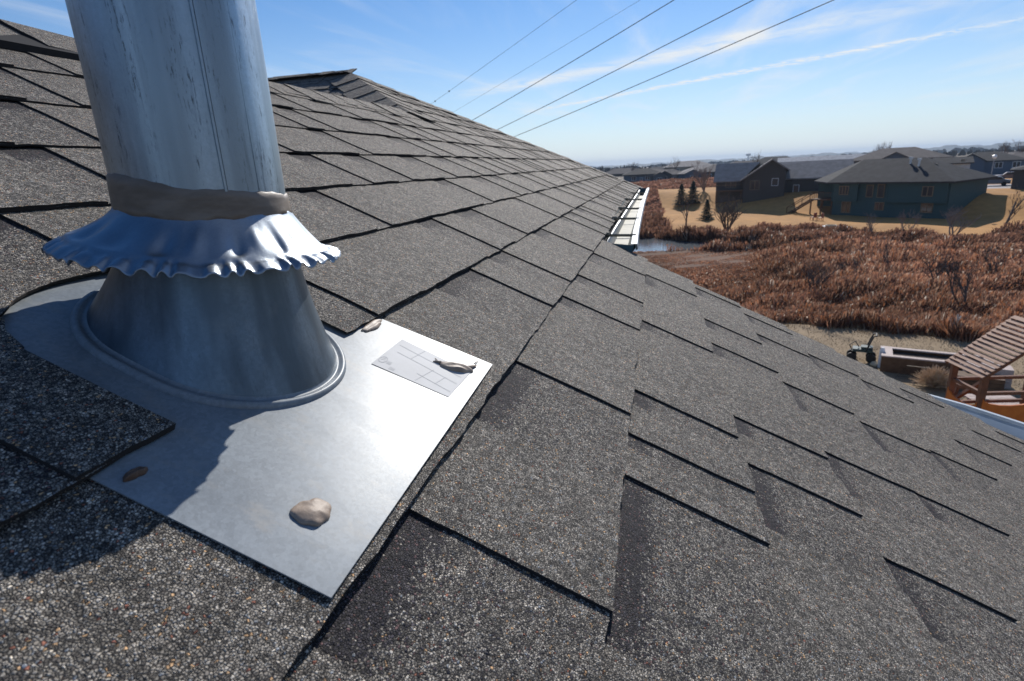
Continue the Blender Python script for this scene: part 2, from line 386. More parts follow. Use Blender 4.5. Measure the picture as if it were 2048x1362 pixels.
# west face (u along -Y, v up the slope towards +X)
def slope_face(Ptop, hipdn, ydir, nm, seed, ks, width):
    hd = hipdn-Ptop; dz = -hd[2]; dx = hd[0]                      # run in x for the drop dz
    up_ = nrm([-dx, 0, dz]); L = math.hypot(dx, dz)/HU
    n_ = np.cross([0, 1, 0], up_); n_ = n_ if n_[2] > 0 else -n_
    hy = hd[1]/HU
    def pt(u, v, n): return Ptop+np.array([0, 1., 0])*(u*HU)+up_*((v-L)*HU)+n_*(n*HU)
    T2 = MB(); Lv = L
    def lo(v): return hy*(1-min(v, Lv)/Lv)
    E3 = shingles(T2, pt, ks(Lv), lo, lambda v: width, {}, .12, seed, v0=Lv-8*EXPO*round(Lv/EXPO/8+.0) if False else 0.0)
    r_ = part('roof', T2, M_sh, house, label=nm); part('shingle_edges', E3, M_shs, house, sub=r_)
    return pt, Lv, up_, n_
pt_w, Lw, upw, nw = slope_face(P_, h2+(h2-P_)*.6, 1, 'dark far slope below the high ridge', 11, lambda L: range(0, int(L/EXPO)+1), 12)
pt_e, Le, upe, ne = slope_face(P_, h1, 1, 'far slope beyond the hip', 12, lambda L: range(0, int(L/EXPO)+1), 12)
# ridge and hip caps
def caps(A, B, nl, nr, half, pitchl, name, lab, sub=None, thick=.010, seed=0, start=0., lift=.045):
    """shingle caps folded over the line A-B; nl / nr: unit vectors lying in the two slopes, pointing down and away from the ridge"""
    A, B = np.array(A), np.array(B); L = np.linalg.norm(B-A)/HU; d = (B-A)/(L*HU); rr = random.Random(seed)
    upn = -nrm(nl+nr); T_, E4 = MB(), MB(); s = start
    while s < L:
        s1 = min(s+pitchl*1.18, L+.02); w = half*rr.uniform(.94, 1.05); lift0, lift1 = lift+rr.uniform(-.006, .008), lift*.6
        rows = []; lows = []
        for q, sc_ in ((0, s), (.5, (s+s1)/2), (1, s1)):
            lf = lift0+(lift1-lift0)*q; r_ = []; l_ = []
            for t in np.linspace(-1, 1, 9):
                side = nl if t < 0 else nr
                bend = w*math.sqrt(t*t+.02)-w*math.sqrt(.02)
                jit = .012*rr.uniform(-1, 1) if q == 0 else 0
                p = A+d*((sc_+jit)*HU)+side*(bend*HU)+upn*((lf-.012*abs(t))*HU); r_.append(p); l_.append(p-upn*(thick*2.2*HU))
            rows.append(r_); lows.append(l_)
        T_.grid(rows); E4.grid([rows[0], lows[0]]); E4.grid([[r[0] for r in rows], [r[0] for r in lows]]); E4.grid([[r[-1] for r in rows], [r[-1] for r in lows]])
        s += pitchl
    c = part(name, T_, M_sh, house, label=lab); part('shingle_edges', E4, M_shs, house, sub=c)
dnM = -RV; dnB = np.array([0, math.cos(pit), -math.sin(pit)])
caps(rp(-4, 4.46), rp(5.5, 4.46), dnM, dnB, .49, .57, 'ridge_cap', 'raised cap shingles over the ridge vent behind the pipe', seed=3, lift=.07)
rv_ = MB(); rv_.grid([[rp(u, v, n) for v, n in ((3.975, .0), (3.985, .045), (4.3, .035))] for u in np.linspace(-4, 5.5, 40)]); part('ridge_vent', rv_, M_shs, house)
caps(rp(5.5, 4.48), rp(10.1, 4.48), dnM, dnB, .50, .57, 'ridge_cap', 'folded cap shingles along the near ridge', seed=13, lift=.03)
def perp(dirv, inpl):                                             # in-plane vector perpendicular to dirv, pointing down
    q = inpl-dirv*np.dot(inpl, dirv); return nrm(q)
dh1 = nrm(h1-P_); caps(h1, P_, perp(dh1, -RV), perp(dh1, -upe), .30, .57, 'hip_cap', 'cap shingles down the long hip to the gutter corner', seed=4)
dh2 = nrm(h2-P_); caps(h2+dh2*.1, P_, perp(dh2, -RV+RU*.3), perp(dh2, -upw), .62, .57, 'hip_cap', 'broad curved cap shingles below the roof peak', seed=5)
caps(P_, P_+np.array([0, 3, 0]), -upw, -upe, .5, .57, 'ridge_cap', 'cap shingles along the high ridge behind', seed=6, lift=.02)

# walls, fascia, soffit of the house body
M_wall = varied((.42, .38, .32), (.46, .42, .36), 8, .8)
M_trim = varied((.70, .69, .66), (.76, .75, .72), 5, .6)
fb = MB()
def vert_strip(MBo, a, b, drop, off=(0, 0, 0)):
    a, b, off = np.array(a), np.array(b), np.array(off); z = np.array([0, 0, -drop])
    MBo.add([a+off, b+off, b+off+z, a+off+z], [(0, 1, 2, 3)])
vert_strip(fb, rp(UR-.02, -6.1, -.04), rp(UR-.02, VE, -.04), .12)
vert_strip(fb, rp(UR-.02, VE-.02, -.03), rp(21.45, VE-.02, -.03), .13)
vert_strip(fb, rp(-4, -6.08, -.03), rp(UR-.02, -6.08, -.03), .13)
part('fascia', fb, M_trim, house)
wb = MB(); zt = rp(0, -6.1)[2]-.14; yb = rp(0, -6)[1]+.35
wb.add([(-1, yb, zt), (1.55, yb, zt), (1.55, .35, zt+.75), (5.0, .35, zt+.75), (5.0, 4.5, zt+.75), (-1, 4.5, zt+.75), (-1, yb, -.2), (1.55, yb, -.2), (1.55, .35, -.2), (5.0, .35, -.2), (5.0, 4.5, -.2), (-1, 4.5, -.2)],
       [(0, 1, 7, 6), (1, 2, 8, 7), (2, 3, 9, 8), (3, 4, 10, 9), (4, 5, 11, 10), (5, 0, 6, 11), (0, 1, 2, 5), (2, 3, 4, 5)])
part('wall', wb, M_wall, house)

# gutter of the far eave
def gx(x, y, X): d = ray(x, y); return d*(X/d[0])*HU+CAMP
X0, X1 = 6.66, 20.6
def gutter_far():
    g, gd, lip = MB(), MB(), MB()
    inner0, inner1 = gx(1203, 486, X0), gx(1270, 376, X1)
    lipx = [(1273, 489, 6.66), (1276, 462, 7.6), (1281, 436, 9.0), (1287, 409, 11.5), (1293, 389, 15.5), (1298, 376, X1)]
    L_ = [gx(*q) for q in lipx]
    prof = []                                                   # sections at the lip stations
    for Lp in L_:
        t = (Lp[0]-L_[0][0])/(L_[-1][0]-L_[0][0]); I = inner0+(inner1-inner0)*t; I = I.copy(); I[0] = Lp[0]; I[2] = Lp[2]+.008
        zb = Lp[2]-.058
        prof.append([I, np.array([I[0], I[1]-.004, zb+.004]), np.array([I[0], I[1]-.018, zb]), np.array([Lp[0], Lp[1]+.035, zb]), np.array([Lp[0], Lp[1]+.026, zb+.02]), np.array([Lp[0], Lp[1]+.008, zb+.045]), np.array([Lp[0], Lp[1]+.008, Lp[2]-.002])])
    g.grid(prof)
    lp = [[p[-1]+np.array(o) for o in ((0, .007, 0), (0, .007, .004), (0, -.010, .004), (0, -.012, -.012), (0, -.006, -.014))] for p in prof]
    go = part('gutter', g, M_gut, house, label='open white gutter along the far eave')
    part('gutter_lip', MB().grid(lp), M_gutw, house, sub=go)
    # outer face (its shade painted in as a dark colour) and end caps
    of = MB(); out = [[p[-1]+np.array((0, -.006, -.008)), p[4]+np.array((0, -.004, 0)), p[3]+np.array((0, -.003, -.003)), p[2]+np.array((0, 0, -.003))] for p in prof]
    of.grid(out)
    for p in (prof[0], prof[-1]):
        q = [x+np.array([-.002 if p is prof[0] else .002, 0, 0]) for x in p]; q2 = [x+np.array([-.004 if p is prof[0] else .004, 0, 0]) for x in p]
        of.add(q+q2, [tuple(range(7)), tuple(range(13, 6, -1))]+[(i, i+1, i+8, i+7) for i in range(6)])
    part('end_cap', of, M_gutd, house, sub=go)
    for xs in (7.25, 8.9, 10.6, 13.2, 16.5):
        t = (xs*HU-L_[0][0])/(L_[-1][0]-L_[0][0]); I = inner0+(inner1-inner0)*t
        xx = [q[0] for q in L_]; Y = np.interp(xs*HU, xx, [q[1] for q in L_]); Z = np.interp(xs*HU, xx, [q[2] for q in L_])
        b = MB(); b.tube([(xs*HU, I[1]+.0, Z+.003), (xs*HU, Y+.004, Z+.001)], .0045, 6); b.tube([(xs*HU, I[1]+.006, Z+.006), (xs*HU, I[1]-.012, Z+.006)], .009, 8)
        part('gutter_bracket', b, M_dk, house, sub=go)
    # inside back flashing (drip edge)
    fl = MB(); fl.add([rp(X0, VE-.02, -.02), rp(X1, VE-.02, -.02), inner1+[0, 0, -.02], inner0+[0, 0, -.02]], [(0, 1, 2, 3)])
    part('drip_edge', fl, M_alu, house, sub=go)
M_dk = varied((.16, .13, .09), (.30, .24, .17), 60, .6)
gutter_far()
# lower gutter seen past the rake, running diagonally round the bay
def gutter_low():
    z0 = 3.25
    a, b = ray(1835, 783), ray(2048, 847)
    A = a/-a[2]*z0*HU+CAMP; B = b/-b[2]*z0*HU+CAMP; d = (B-A); B2 = B+d*1.0; d = nrm(d); nrmv = np.array([-d[1], d[0], 0]); 
    if nrmv@np.array([1, -1, 0]) < 0: nrmv = -nrmv
    sec = [(.0, 0.), (.0, -.012), (-.012, -.016), (-.014, -.045), (-.05, -.062), (-.14, -.062), (-.15, .01)]
    g = MB(); g.grid([[P+nrmv*o+np.array([0, 0, z]) for o, z in sec] for P in (A, (A+B)/2+np.array([0, 0, .004]), B, B2)])
    go = part('gutter', g, M_gutw, house, label='pale blue white gutter below the rake at the right edge')
    lp = MB(); lp.grid([[P+nrmv*o+np.array([0, 0, z]) for o, z in [(.002, .002), (.002, -.01), (.0, -.012)][:2]+[(-.014, .004), (.002, .002)]] for P in (A, (A+B)/2+np.array([0, 0, .004]), B, B2)])
    part('gutter_lip', lp, M_gutw, house, sub=go)
gutter_low()

# ================================================================== VENT PIPE WITH FLASHING
AXD, AXA = 1.9, R(41.7)
ax_, ay_ = AXD*math.cos(AXA), AXD*math.sin(AXA)
vent = empty('vent_pipe', rp(1.41, .91), 'galvanized steel vent pipe with ruffled collar and flat flashing plate set in the shingles', 'vent pipe')
def plate_n(v): return .030-max(v-.2, 0)*.044 if v < .72 else .0071-(v-.72)*.030
def plate():
    m = MB(); rows = []; lows = []
    for v in (.0, .08, .25, .45, .6, .75, .95, 1.2, 1.5):          # t along the plate
        t = v/1.5; L_ = np.array([.795, .185])*(1-t)+np.array([.755, 1.55])*t; R_ = np.array([2.117, .231])*(1-t)+np.array([1.98, 1.55])*t
        row = []; lo = []
        for k in range(13):
            q = L_+(R_-L_)*k/12; n = plate_n(q[1])+.0015*wob(q[0]*.5, q[1], 4)
            row.append(rp(q[0], q[1], n)); lo.append(rp(q[0], q[1], n-.0035))
        rows.append(row); lows.append(lo)
    m.grid(rows); m.grid([lows[0], rows[0]]); m.grid([[r[0] for r in rows], [r[0] for r in lows]]); m.grid([[r[-1] for r in lows], [r[-1] for r in rows]]); m.grid(lows, flip=True)
    return m
part('flashing_plate', plate(), M_plate, vent)
def stadium(th, r, c0=.915, c1=1.03, uc=1.43):
    c, s = math.cos(th), math.sin(th); vc = c1 if s > 0 else c0
    # blend along the straight flanks
    vc = c0+(c1-c0)*(.5+.5*math.tanh(s*9))
    return uc+r*c, vc+r*s
cn = MB(); NTH = 128
def circ3(th, r, z, cx_=ax_, cy_=ay_): return np.array([cx_+r*math.cos(th), cy_+r*math.sin(th), z])
def roofn(v): return plate_n(v)
rows = []
def base3(th, r, n):
    u, v = stadium(th, r); q = RO+u*RU+v*RV+(roofn(v)+n)*RN; return q
for t in np.linspace(0, 1, 15):
    row = []
    for i in range(NTH):
        th = 2*math.pi*i/NTH
        A_ = base3(th, .302, .016); B_ = circ3(th, .212, -.10)
        k = t; q = A_+(B_-A_)*k; q = q+nrm([math.cos(th), math.sin(th), 0])*(-.012*math.sin(math.pi*min(t*1.0, 1)))
        row.append(q*HU+CAMP)
    rows.append(row)
cn.grid(rows, closed=True)
cone = part('flashing_cone', cn, M_cone, vent, smooth=True)
bd = MB(); rows = []
for r_, n_ in ((.300, .018), (.306, .010), (.314, .008), (.320, .014), (.328, .016), (.335, .012), (.339, .002), (.340, -.002)):
    rows.append([base3(2*math.pi*i/NTH, r_, n_)*HU+CAMP for i in range(NTH)])
bd.grid(rows[::-1], closed=True); part('base_bead', bd, M_plate, vent, smooth=True)
# pipe
RP = .2185
pm = MB(); rows = []
for z in np.linspace(-.2, 1.7, 24):
    rows.append([circ3(2*math.pi*i/NTH, RP+.0012*math.sin(i*.35+z*2)*math.sin(z*5), z)*HU+CAMP for i in range(NTH)])
pm.grid(rows, closed=True); 
pipe = part('pipe', pm, M_pipe, vent, smooth=True)
def seam(dang, wdt, h, nm):
    a0 = AXA+math.pi+R(dang); s_ = MB(); rw = []
    for z in np.linspace(-.05, 1.7, 20):
        rw.append([circ3(a0+q*wdt, RP+hh, z)*HU+CAMP for q, hh in ((-1, -.001), (-.85, h), (-.1, h), (0, h*.2), (.12, h*.9), (.9, h*.7), (1.0, -.001))])
    s_.grid(rw); return part(nm, s_, M_pipe, vent, sub=pipe)
seam(14.5, .035, .0045, 'lock_seam')
seam(38, .006, .0015, 'fold_line')
# sealant band
def zband(th):
    a = math.atan2(math.sin(th-AXA-math.pi), math.cos(th-AXA-math.pi))     # 0 facing camera, +: right side in view
    top = .040 if a < -.95 else (.040-.045*min(1, (a+.95)/.75) if a < -.2 else -.005-.030*min(1, (a+.2)/1.4))
    top += .0015*math.sin(a*9)+.001*math.sin(a*29+1)
    bot = -.048-.040*min(max((a+1.4)/1.2, 0), 1)+.004*math.sin(a*7)+.0025*math.sin(a*19+1)-.008
    return top, bot
bn = MB(); NB = 160; rows = [[] for _ in range(7)]
for i in range(NB):
    th = 2*math.pi*i/NB; tp, bt = zband(th)
    for j, (f, h) in enumerate(((0, -.001), (.03, .004), (.25, .0055+.001*math.sin(th*5)), (.5, .006+.001*math.sin(th*3)), (.8, .007+.001*math.sin(th*11)), (.97, .009+.0015*math.sin(th*17)), (1.0, .002))):
        rows[j].append(circ3(th, RP+h, tp+(bt-tp)*f)*HU+CAMP)
bn.grid(rows, closed=True); part('sealant_band', bn, M_band, vent, smooth=True)
# storm collar with a crimped rim
cl = MB(); NC = 720; rr = random.Random(5)
folds = [(AXA+math.pi+a, w_, am) for a, w_, am in ((-1.5, .10, -.020), (-1.15, .09, -.022), (-.75, .12, -.018), (-.35, .07, -.024), (-.1, .06, .014), (.22, .07, -.028), (.42, .06, .016), (.62, .055, -.030), (.86, .05, .015), (1.0, .06, -.028), (1.3, .06, -.020), (1.55, .08, -.016), (2.2, .1, -.02), (2.9, .12, -.02), (-2.3, .1, -.02))]
NW = 46; wph = [rr.uniform(-.9, .9) for _ in range(NW+1)]; wam = [rr.uniform(.35, 1.35) for _ in range(NW+1)]
rimc = np.array([ax_-.012, ay_+.018]); prof = []
for t in np.linspace(0, 1, 30):
    row = []
    for i in range(NC):
        th = 2*math.pi*i/NC
        r0, r1 = RP+.003, .368
        body = min(t/.78, 1)
        # profile: steep below the pipe, flaring out, then a step line and the crimped skirt
        r = r0+(r1-.045-r0)*(body**1.0)
        z0c = -.040-.040*min(max((math.atan2(math.sin(th-AXA-math.pi), math.cos(th-AXA-math.pi))+1.4)/1.2, 0), 1); z = z0c+(-.168-z0c)*(body**.80)
        if t > .78:
            s = (t-.78)/.22; r = r1-.045+.050*s; z = -.168-.004*math.sin(min(s*3, 1)*math.pi)-.030*s
            ph = th/(2*math.pi)*NW; k = int(ph) % NW; fr = ph-int(ph)
            a = wam[k]*(1-fr)+wam[k+1]*fr; off = wph[k]*(1-fr)+wph[k+1]*fr
            wv = math.sin(2*math.pi*ph+off*2.2); wv = wv*abs(wv)**-.25 if abs(wv) > 1e-4 else 0
            z += .0075*a*wv*s**.8; r += .0025*a*math.sin(2*math.pi*ph+1.6+off*2)*s
        for (fa, fw_, am) in folds:
            am *= .60
            dth = math.atan2(math.sin(th-fa), math.cos(th-fa)); e = math.exp(-(dth/fw_)**2)*math.sin(math.pi*min(body*1.02, 1)**1.5)**1.2
            z += am*e; r += -am*.35*e
        z += .003*math.sin(th*3+1)*body
        ang = th-AXA-math.pi
        c0 = np.array([ax_, ay_])*(1-body)+rimc*body
        z += (-.060 if math.sin(ang) < 0 else -.026)*math.sin(ang)*body-.012*max(math.cos(ang), 0)*body                               # whole collar sits a little askew
        row.append(np.array([c0[0]+r*math.cos(th), c0[1]+r*math.sin(th), z])*HU+CAMP)
    prof.append(row)
cl.grid(prof, closed=True, flip=True)
co = part('storm_collar', cl, M_collar, vent, smooth=True)
sm = co.modifiers.new('thick', 'SOLIDIFY'); sm.thickness = .0006; sm.offset = 0
# sticker on the plate
sk = MB()
def pl(u, v, n=.0015): return rp(u, v, plate_n(v)+.001+n)
ck = [roofuv(801.6, 684.8), roofuv(936, 757), roofuv(891, 807), roofuv(740, 734.5)]
def bil(c, s, t): c = [np.array(q) for q in c]; return (c[0]*(1-s)+c[1]*s)*(1-t)+(c[3]*(1-s)+c[2]*s)*t
sk.grid([[pl(*bil(ck, i/8, j/5)) for j in range(6)] for i in range(9)])
st_ = part('sticker', sk, M_stick, vent, label='pale grey faded rectangular sticker on the flashing plate')
ln = MB()
def sline(pts, wd=.0010, n=.0022):
    pts = [np.array(bil(ck, *p)) for p in pts]
    for a, b in zip(pts[:-1], pts[1:]):
        d = b-a; q = np.array([-d[1], d[0]]); q = q/np.linalg.norm(q)*wd
        ln.add([pl(*(a-q), n), pl(*(b-q), n), pl(*(b+q), n), pl(*(a+q), n)], [(0, 1, 2, 3)])
sline([(.05, .2), (.95, .3)]); sline([(.1, .42), (.5, .47), (.97, .55)]); sline([(.35, .02), (.3, .42)]); sline([(.62, .45), (.55, .95)]); sline([(.5, .75), (.98, .85)]); sline([(.8, .5), (.76, .82)])
sline([(.06+.045*math.cos(a), .78+.09*math.sin(a)) for a in np.linspace(0, 6.3, 15)], .0013)
sline([(.04, .8), (.07, .72), (.09, .83)], .0012)
for k in range(5): sline([(.12+.012*k, .76), (.124+.012*k, .84)], .001)
for k in range(6): sline([(.20+.012*k, .88), (.204+.012*k, .95)], .0009)
part('printed_lines', ln, M_print, vent, sub=st_)
# sealant blobs on the plate
def blob(pa, pb, rv_, h, seed, name, cat_label, amp=.15):
    qa, qb = np.array(roofuv(*pa)), np.array(roofuv(*pb)); u0, v0_ = (qa+qb)/2; ru = np.linalg.norm(qb-qa)/2; ang = math.atan2(qb[1]-qa[1], qb[0]-qa[0]); b = MB(); rr = random.Random(seed); ph = [rr.uniform(0, 6.28) for _ in range(8)]; rows = []
    for j in range(15):
        f = j/14; row = []
        for i in range(40):
            th = 2*math.pi*i/40
            k = 1+amp*math.sin(2*th+ph[0])+amp*.6*math.sin(3*th+ph[1])+amp*.4*math.sin(7*th+ph[2])
            rad = math.sin(f*math.pi/2)*(1+.05*math.sin(f*5)) ; zz = math.cos(f*math.pi/2)**.95
            zz *= 1+.18*math.sin(2.3*rad*math.cos(th)*2+ph[3])*rad+.10*math.sin(rad*math.sin(th)*7+ph[4])
            du, dv = ru*k*rad*math.cos(th), rv_*k*rad*math.sin(th)
            uu, v2 = u0+du*math.cos(ang)-dv*math.sin(ang), v0_+du*math.sin(ang)+dv*math.cos(ang)
            row.append(rp(uu, v2, plate_n(v2)+.001+h*zz))
        rows.append(row)
    b.grid(rows, closed=True)
    return part(name, b, M_seal_shaded if seed == 3 else M_seal, vent, smooth=True, label=cat_label)
blob((579, 1040), (657, 1042), .046, .014, 1, 'sealant_blob', 'round brown sealant blob over a nail near the lower corner of the plate', .11)
blob((722, 667), (764, 645), .022, .012, 2, 'sealant_blob', 'thin brown sealant smear beside the shingle corner')
blob((246, 967), (290, 946), .014, .014, 3, 'sealant_blob', 'brown sealant lump under the shingle edge, shade painted into its dark colour')
bb = blob((874, 740), (938, 754), .034, .020, 4, 'sealant_blob', 'long brown sealant blob with pointed ends lying on the sticker', .10)
tl = MB()
u9, v9 = roofuv(902, 746)
for (a, b_, r0) in (((877, 737), (862, 733), .005), ((925, 750), (947, 744), .007), ((870, 735), (866, 726), .002), ((943, 741), (952, 733), .002)):
    tl = MB(); ua, ub = roofuv(*a), roofuv(*b_); tl.tube([pl(*ua, .006), pl(*((np.array(ua)+np.array(ub))/2), .006), pl(*ub, .003)], [r0*HU*1.3, r0*HU, r0*HU*.4], 8); part('sealant_strand', tl, M_seal, vent, sub=bb, smooth=True)
# ================================================================== TERRAIN
TP0, TA, TB = np.array([94.7, -25.1]), nrm([-10, -10.7]), nrm([10.7, -10])      # near left corner of the teal house, along its back wall, away from us
def sst(x, a, b): t = min(max((x-a)/(b-a), 0), 1); return t*t*(3-2*t)
def zg(x, y):
    d = math.hypot(x, y)
    if d < 1: return 0.
    z = -.0-1.6*sst(d, 26.8, 33)
    q = (x-TP0[0])*TB[0]+(y-TP0[1])*TB[1]
    z += (2.6*sst(q, 0, 12))*sst(d, 60, 80)
    z += 1.4*sst(d, 150, 230)*(1-sst(q, 0, 12)*.8) + .6*math.sin(x*.011+y*.017)*sst(d, 120, 400)
    z += .10*math.sin(x*.35)*math.sin(y*.41)*sst(d, 30, 40)
    z -= 9.0*sst(d, 500, 2500)
    return z
def hit(px_, py_, zoff=0.):
    d = ray(px_, py_); s = math.hypot(d[0], d[1]); t = 8.
    while t < 6000:
        p = d/s*t
        if HC+p[2] <= zg(p[0], p[1])+zoff: return np.array([p[0], p[1], zg(p[0], p[1])])
        t *= 1.004
    return np.array([p[0], p[1], 0.])
def atd(px_, py_, dist): d = ray(px_, py_); return d/math.hypot(d[0], d[1])*dist+CAMP
def azd(x, y): return math.degrees(math.atan2(y, x)), math.hypot(x, y)
POND = [hit(*q) for q in ((1230, 476), (1300, 476), (1380, 481), (1450, 484), (1515, 487), (1560, 494), (1500, 499), (1420, 498), (1340, 501), (1290, 503), (1230, 505))]
POND = [(p[0], p[1]) for p in POND]
def inpoly(x, y, P):
    c = False; j = len(P)-1
    for i in range(len(P)):
        if (P[i][1] > y) != (P[j][1] > y) and x < (P[j][0]-P[i][0])*(y-P[i][1])/(P[j][1]-P[i][1])+P[i][0]: c = not c
        j = i
    return c
def lawn_edge(a):          # distance at which the marsh meets the lawn, by bearing
    return 74+4*math.sin(a*.35)+2*math.sin(a*1.1) + (18*sst(a, -2.2, -.2))
def zone(x, y):
    a, d = azd(x, y); wv = 2*math.sin(x*.3+y*.2)
    if d < 27.6+.4*math.sin(a*1.3): return 'yard'
    if abs(a) > 45: return 'field'
    if d < lawn_edge(a): return 'marsh'
    q = (x-TP0[0])*TB[0]+(y-TP0[1])*TB[1]
    if a > -.3+ (1.2*math.sin(d*.1)*.3): return 'marsh' if d < 190 else 'field'
    if a > -6.2: return 'lawn' if d < 146+wv else ('marsh' if d < 215 else 'field')
    if a < -23 and 113 < d < 126: return 'road'
    if a < -23.4 and 150 < d < 190: return 'road'
    return 'lawn' if d < 230 else 'field'
ZC = {'yard': (.27, .20, .125), 'marsh': (.13, .07, .042), 'lawn': (.42, .215, .07), 'field': (.15, .12, .09), 'road': (.42, .39, .38)}
azs = np.radians(np.concatenate([np.arange(-180, -48, 6), np.arange(-48, -34, 1), np.arange(-34, 8, .16), np.arange(8, 40, 1), np.arange(40, 180, 6)]))
ds = [.01, 4, 10, 15]
while ds[-1] < 9000: ds.append(ds[-1]*(1.012 if ds[-1] < 240 else 1.05))
g = MB(); rws = []; cols = []
for d in ds:
    row = []
    for a in azs:
        x, y = d*math.cos(a), d*math.sin(a); row.append((x, y, zg(x, y)-(.35 if inpoly(x, y, POND) and 40 < d < 90 else 0))); cols.append(ZC[zone(x, y)])
    rws.append(row)
g.grid(rws, closed=True); g.c = cols
def colmat(rough, scale, amt, scale2=None, bump=0., spec=.2):
    def b(T, p):
        g = T.node('ShaderNodeTexCoord').outputs['Object']
        a = T.node('ShaderNodeAttribute', _attribute_name='Col').outputs['Color']
        n = T.noise(g, scale, 5, .65); n2 = T.noise(g, scale2 or scale*.1, 3, .5)
        f = T.math('ADD', 1-amt, T.math('MULTIPLY', T.math('ADD', n, n2), amt))
        c = T.mix(1.0, a, T.node('ShaderNodeCombineColor', Red=f, Green=f, Blue=f).outputs[0], 'MULTIPLY')
        T.put(p.inputs['Base Color'], c)
        if bump: T.put(p.inputs['Normal'], T.node('ShaderNodeBump', Strength=1., Distance=bump, Height=n).outputs[0])
    return mat('ground', (.2, .2, .2), rough, 0, spec, b)
gr = g.build('ground', colmat(.95, .9, .85, .11, .035)); tagp(gr, 'dry tan lawns, brown marsh bed and fields out to the horizon', kind='structure')
# pond
def b_water(T, p):
    g = T.node('ShaderNodeTexCoord').outputs['Object']
    T.put(p.inputs['Normal'], T.node('ShaderNodeBump', Strength=.3, Distance=.05, Height=T.noise(g, 2.5, 3)).outputs[0])
M_water = mat('water', (.05, .07, .09), .12, 0, .9, b_water)
pd = MB(); cx_, cy_ = np.mean([p[0] for p in POND]), np.mean([p[1] for p in POND])
pd.add([(cx_+(p[0]-cx_)*1.06, cy_+(p[1]-cy_)*1.06, -1.63) for p in POND], [tuple(range(len(POND)))])
tagp(pd.build('pond_water', M_water), 'still pale blue pond water among the brown reeds', kind='structure')
def b_ice(T, p):
    T.put(p.inputs['Roughness'], .5)
M_ice = varied((.62, .66, .70), (.80, .83, .86), .8, .6)
# ================================================================== REEDS (uncountable)
def reeds(name, lab, n, amin, amax, dfun, cols_, hbase, seed, hfun=None, wk=1.):
    rg = np.random.default_rng(seed); V, F, C = [], [], []; cnt = 0; tries = 0
    P = []
    while cnt < n and tries < n*6:
        tries += 1
        a = R(rg.uniform(amin, amax)); u = rg.uniform(); d = dfun(u, math.degrees(a)); x, y = d*math.cos(a), d*math.sin(a)
        if zone(x, y) != 'marsh' or (50 < d < 80 and inpoly(x, y, POND)): continue
        cl_ = math.sin(x*.55+1.3*math.sin(y*.4))*math.sin(y*.62+1.7*math.sin(x*.31))+.5*math.sin(x*1.9+y*1.3)
        if cl_ < -.6 and rg.uniform() < .7: continue
        h = hbase*(.74+.36*cl_)*rg.uniform(.6, 1.25)*(hfun(math.degrees(a), d) if hfun else 1)
        if h < .05: continue
        P.append((x, y, zg(x, y), h, cl_, d)); cnt += 1
    v = np.zeros((len(P)*2, 3, 3)); c = np.zeros((len(P)*2, 3, 3))
    for i, (x, y, z, h, cl_, d) in enumerate(P):
        b_ = np.array(cols_[rg.integers(len(cols_))])*rg.uniform(.6, 1.2)*(.80+.28*math.sin(x*.21+2*math.sin(y*.13))*math.sin(y*.33+1.5*math.sin(x*.17)))*np.array([1.06, .92, .86])
        if rg.uniform() < .03: b_ = np.array([.68, .57, .45])*rg.uniform(.8, 1.1)
        for j in range(2):
            ang = rg.uniform(0, math.pi); wd = (.006+.0007*d)*wk*rg.uniform(.6, 1.7); lean = rg.normal(0, .42, 2)*h; off = rg.normal(0, .12, 2)
            q = (math.cos(ang)*wd, math.sin(ang)*wd)
            k = 2*i+j
            v[k, 0] = (x+off[0]-q[0], y+off[1]-q[1], z-.05); v[k, 1] = (x+off[0]+q[0], y+off[1]+q[1], z-.05); v[k, 2] = (x+off[0]+lean[0], y+off[1]+lean[1], z+h)
            if rg.uniform() < .3:   # inverted: broad seed-head at the top
                v[k, 0, 2] = z+h; v[k, 1, 2] = z+h*.93; v[k, 2] = (x, y, z)
            c[k] = b_
    nf = len(P)*2
    me = bpy.data.meshes.new(name); me.vertices.add(nf*3); me.vertices.foreach_set('co', v.astype(np.float32).ravel())
    me.loops.add(nf*3); me.loops.foreach_set('vertex_index', np.arange(nf*3, dtype=np.int32)); me.polygons.add(nf)
    me.polygons.foreach_set('loop_start', np.arange(nf, dtype=np.int32)*3); me.polygons.foreach_set('loop_total', np.full(nf, 3, dtype=np.int32))
    at = me.attributes.new('Col', 'FLOAT_COLOR', 'POINT'); cc = np.concatenate([c.reshape(-1, 3), np.ones((nf*3, 1))], 1); at.data.foreach_set('color', cc.astype(np.float32).ravel())
    me.materials.append(M_reed); me.update(calc_edges=True)
    o = bpy.data.objects.new(name, me); col.objects.link(o); return tagp(o, lab, kind='stuff')
def b_reed(T, p):
    a = T.node('ShaderNodeAttribute', _attribute_name='Col').outputs['Color']; T.put(p.inputs['Base Color'], a)
    o = [n for n in T.n if n.type == 'OUTPUT_MATERIAL'][0]; tr = T.node('ShaderNodeBsdfTranslucent', Color=a); mx = T.node('ShaderNodeMixShader')
    mx.inputs[0].default_value = .5; T.l.new(p.outputs[0], mx.inputs[1]); T.l.new(tr.outputs[0], mx.inputs[2]); T.l.new(mx.outputs[0], o.inputs[0])
M_reed = mat('reed', (.3, .2, .1), .8, 0, .15, b_reed)
def hpond(a, d):
    if a > -11 and 34 < d < 61: return 1-.66*sst(a, -11, -8.5)*sst(d, 32, 47)-.26*sst(a, -10, -8)*sst(d, 47, 52)
    if d < 30: return .72
    if 60 <= d: return .95
    return 1
BR = [(.46, .25, .16), (.37, .20, .135), (.54, .33, .215), (.42, .27, .19), (.20, .125, .10), (.58, .43, .31), (.15, .10, .085), (.50, .24, .12)]
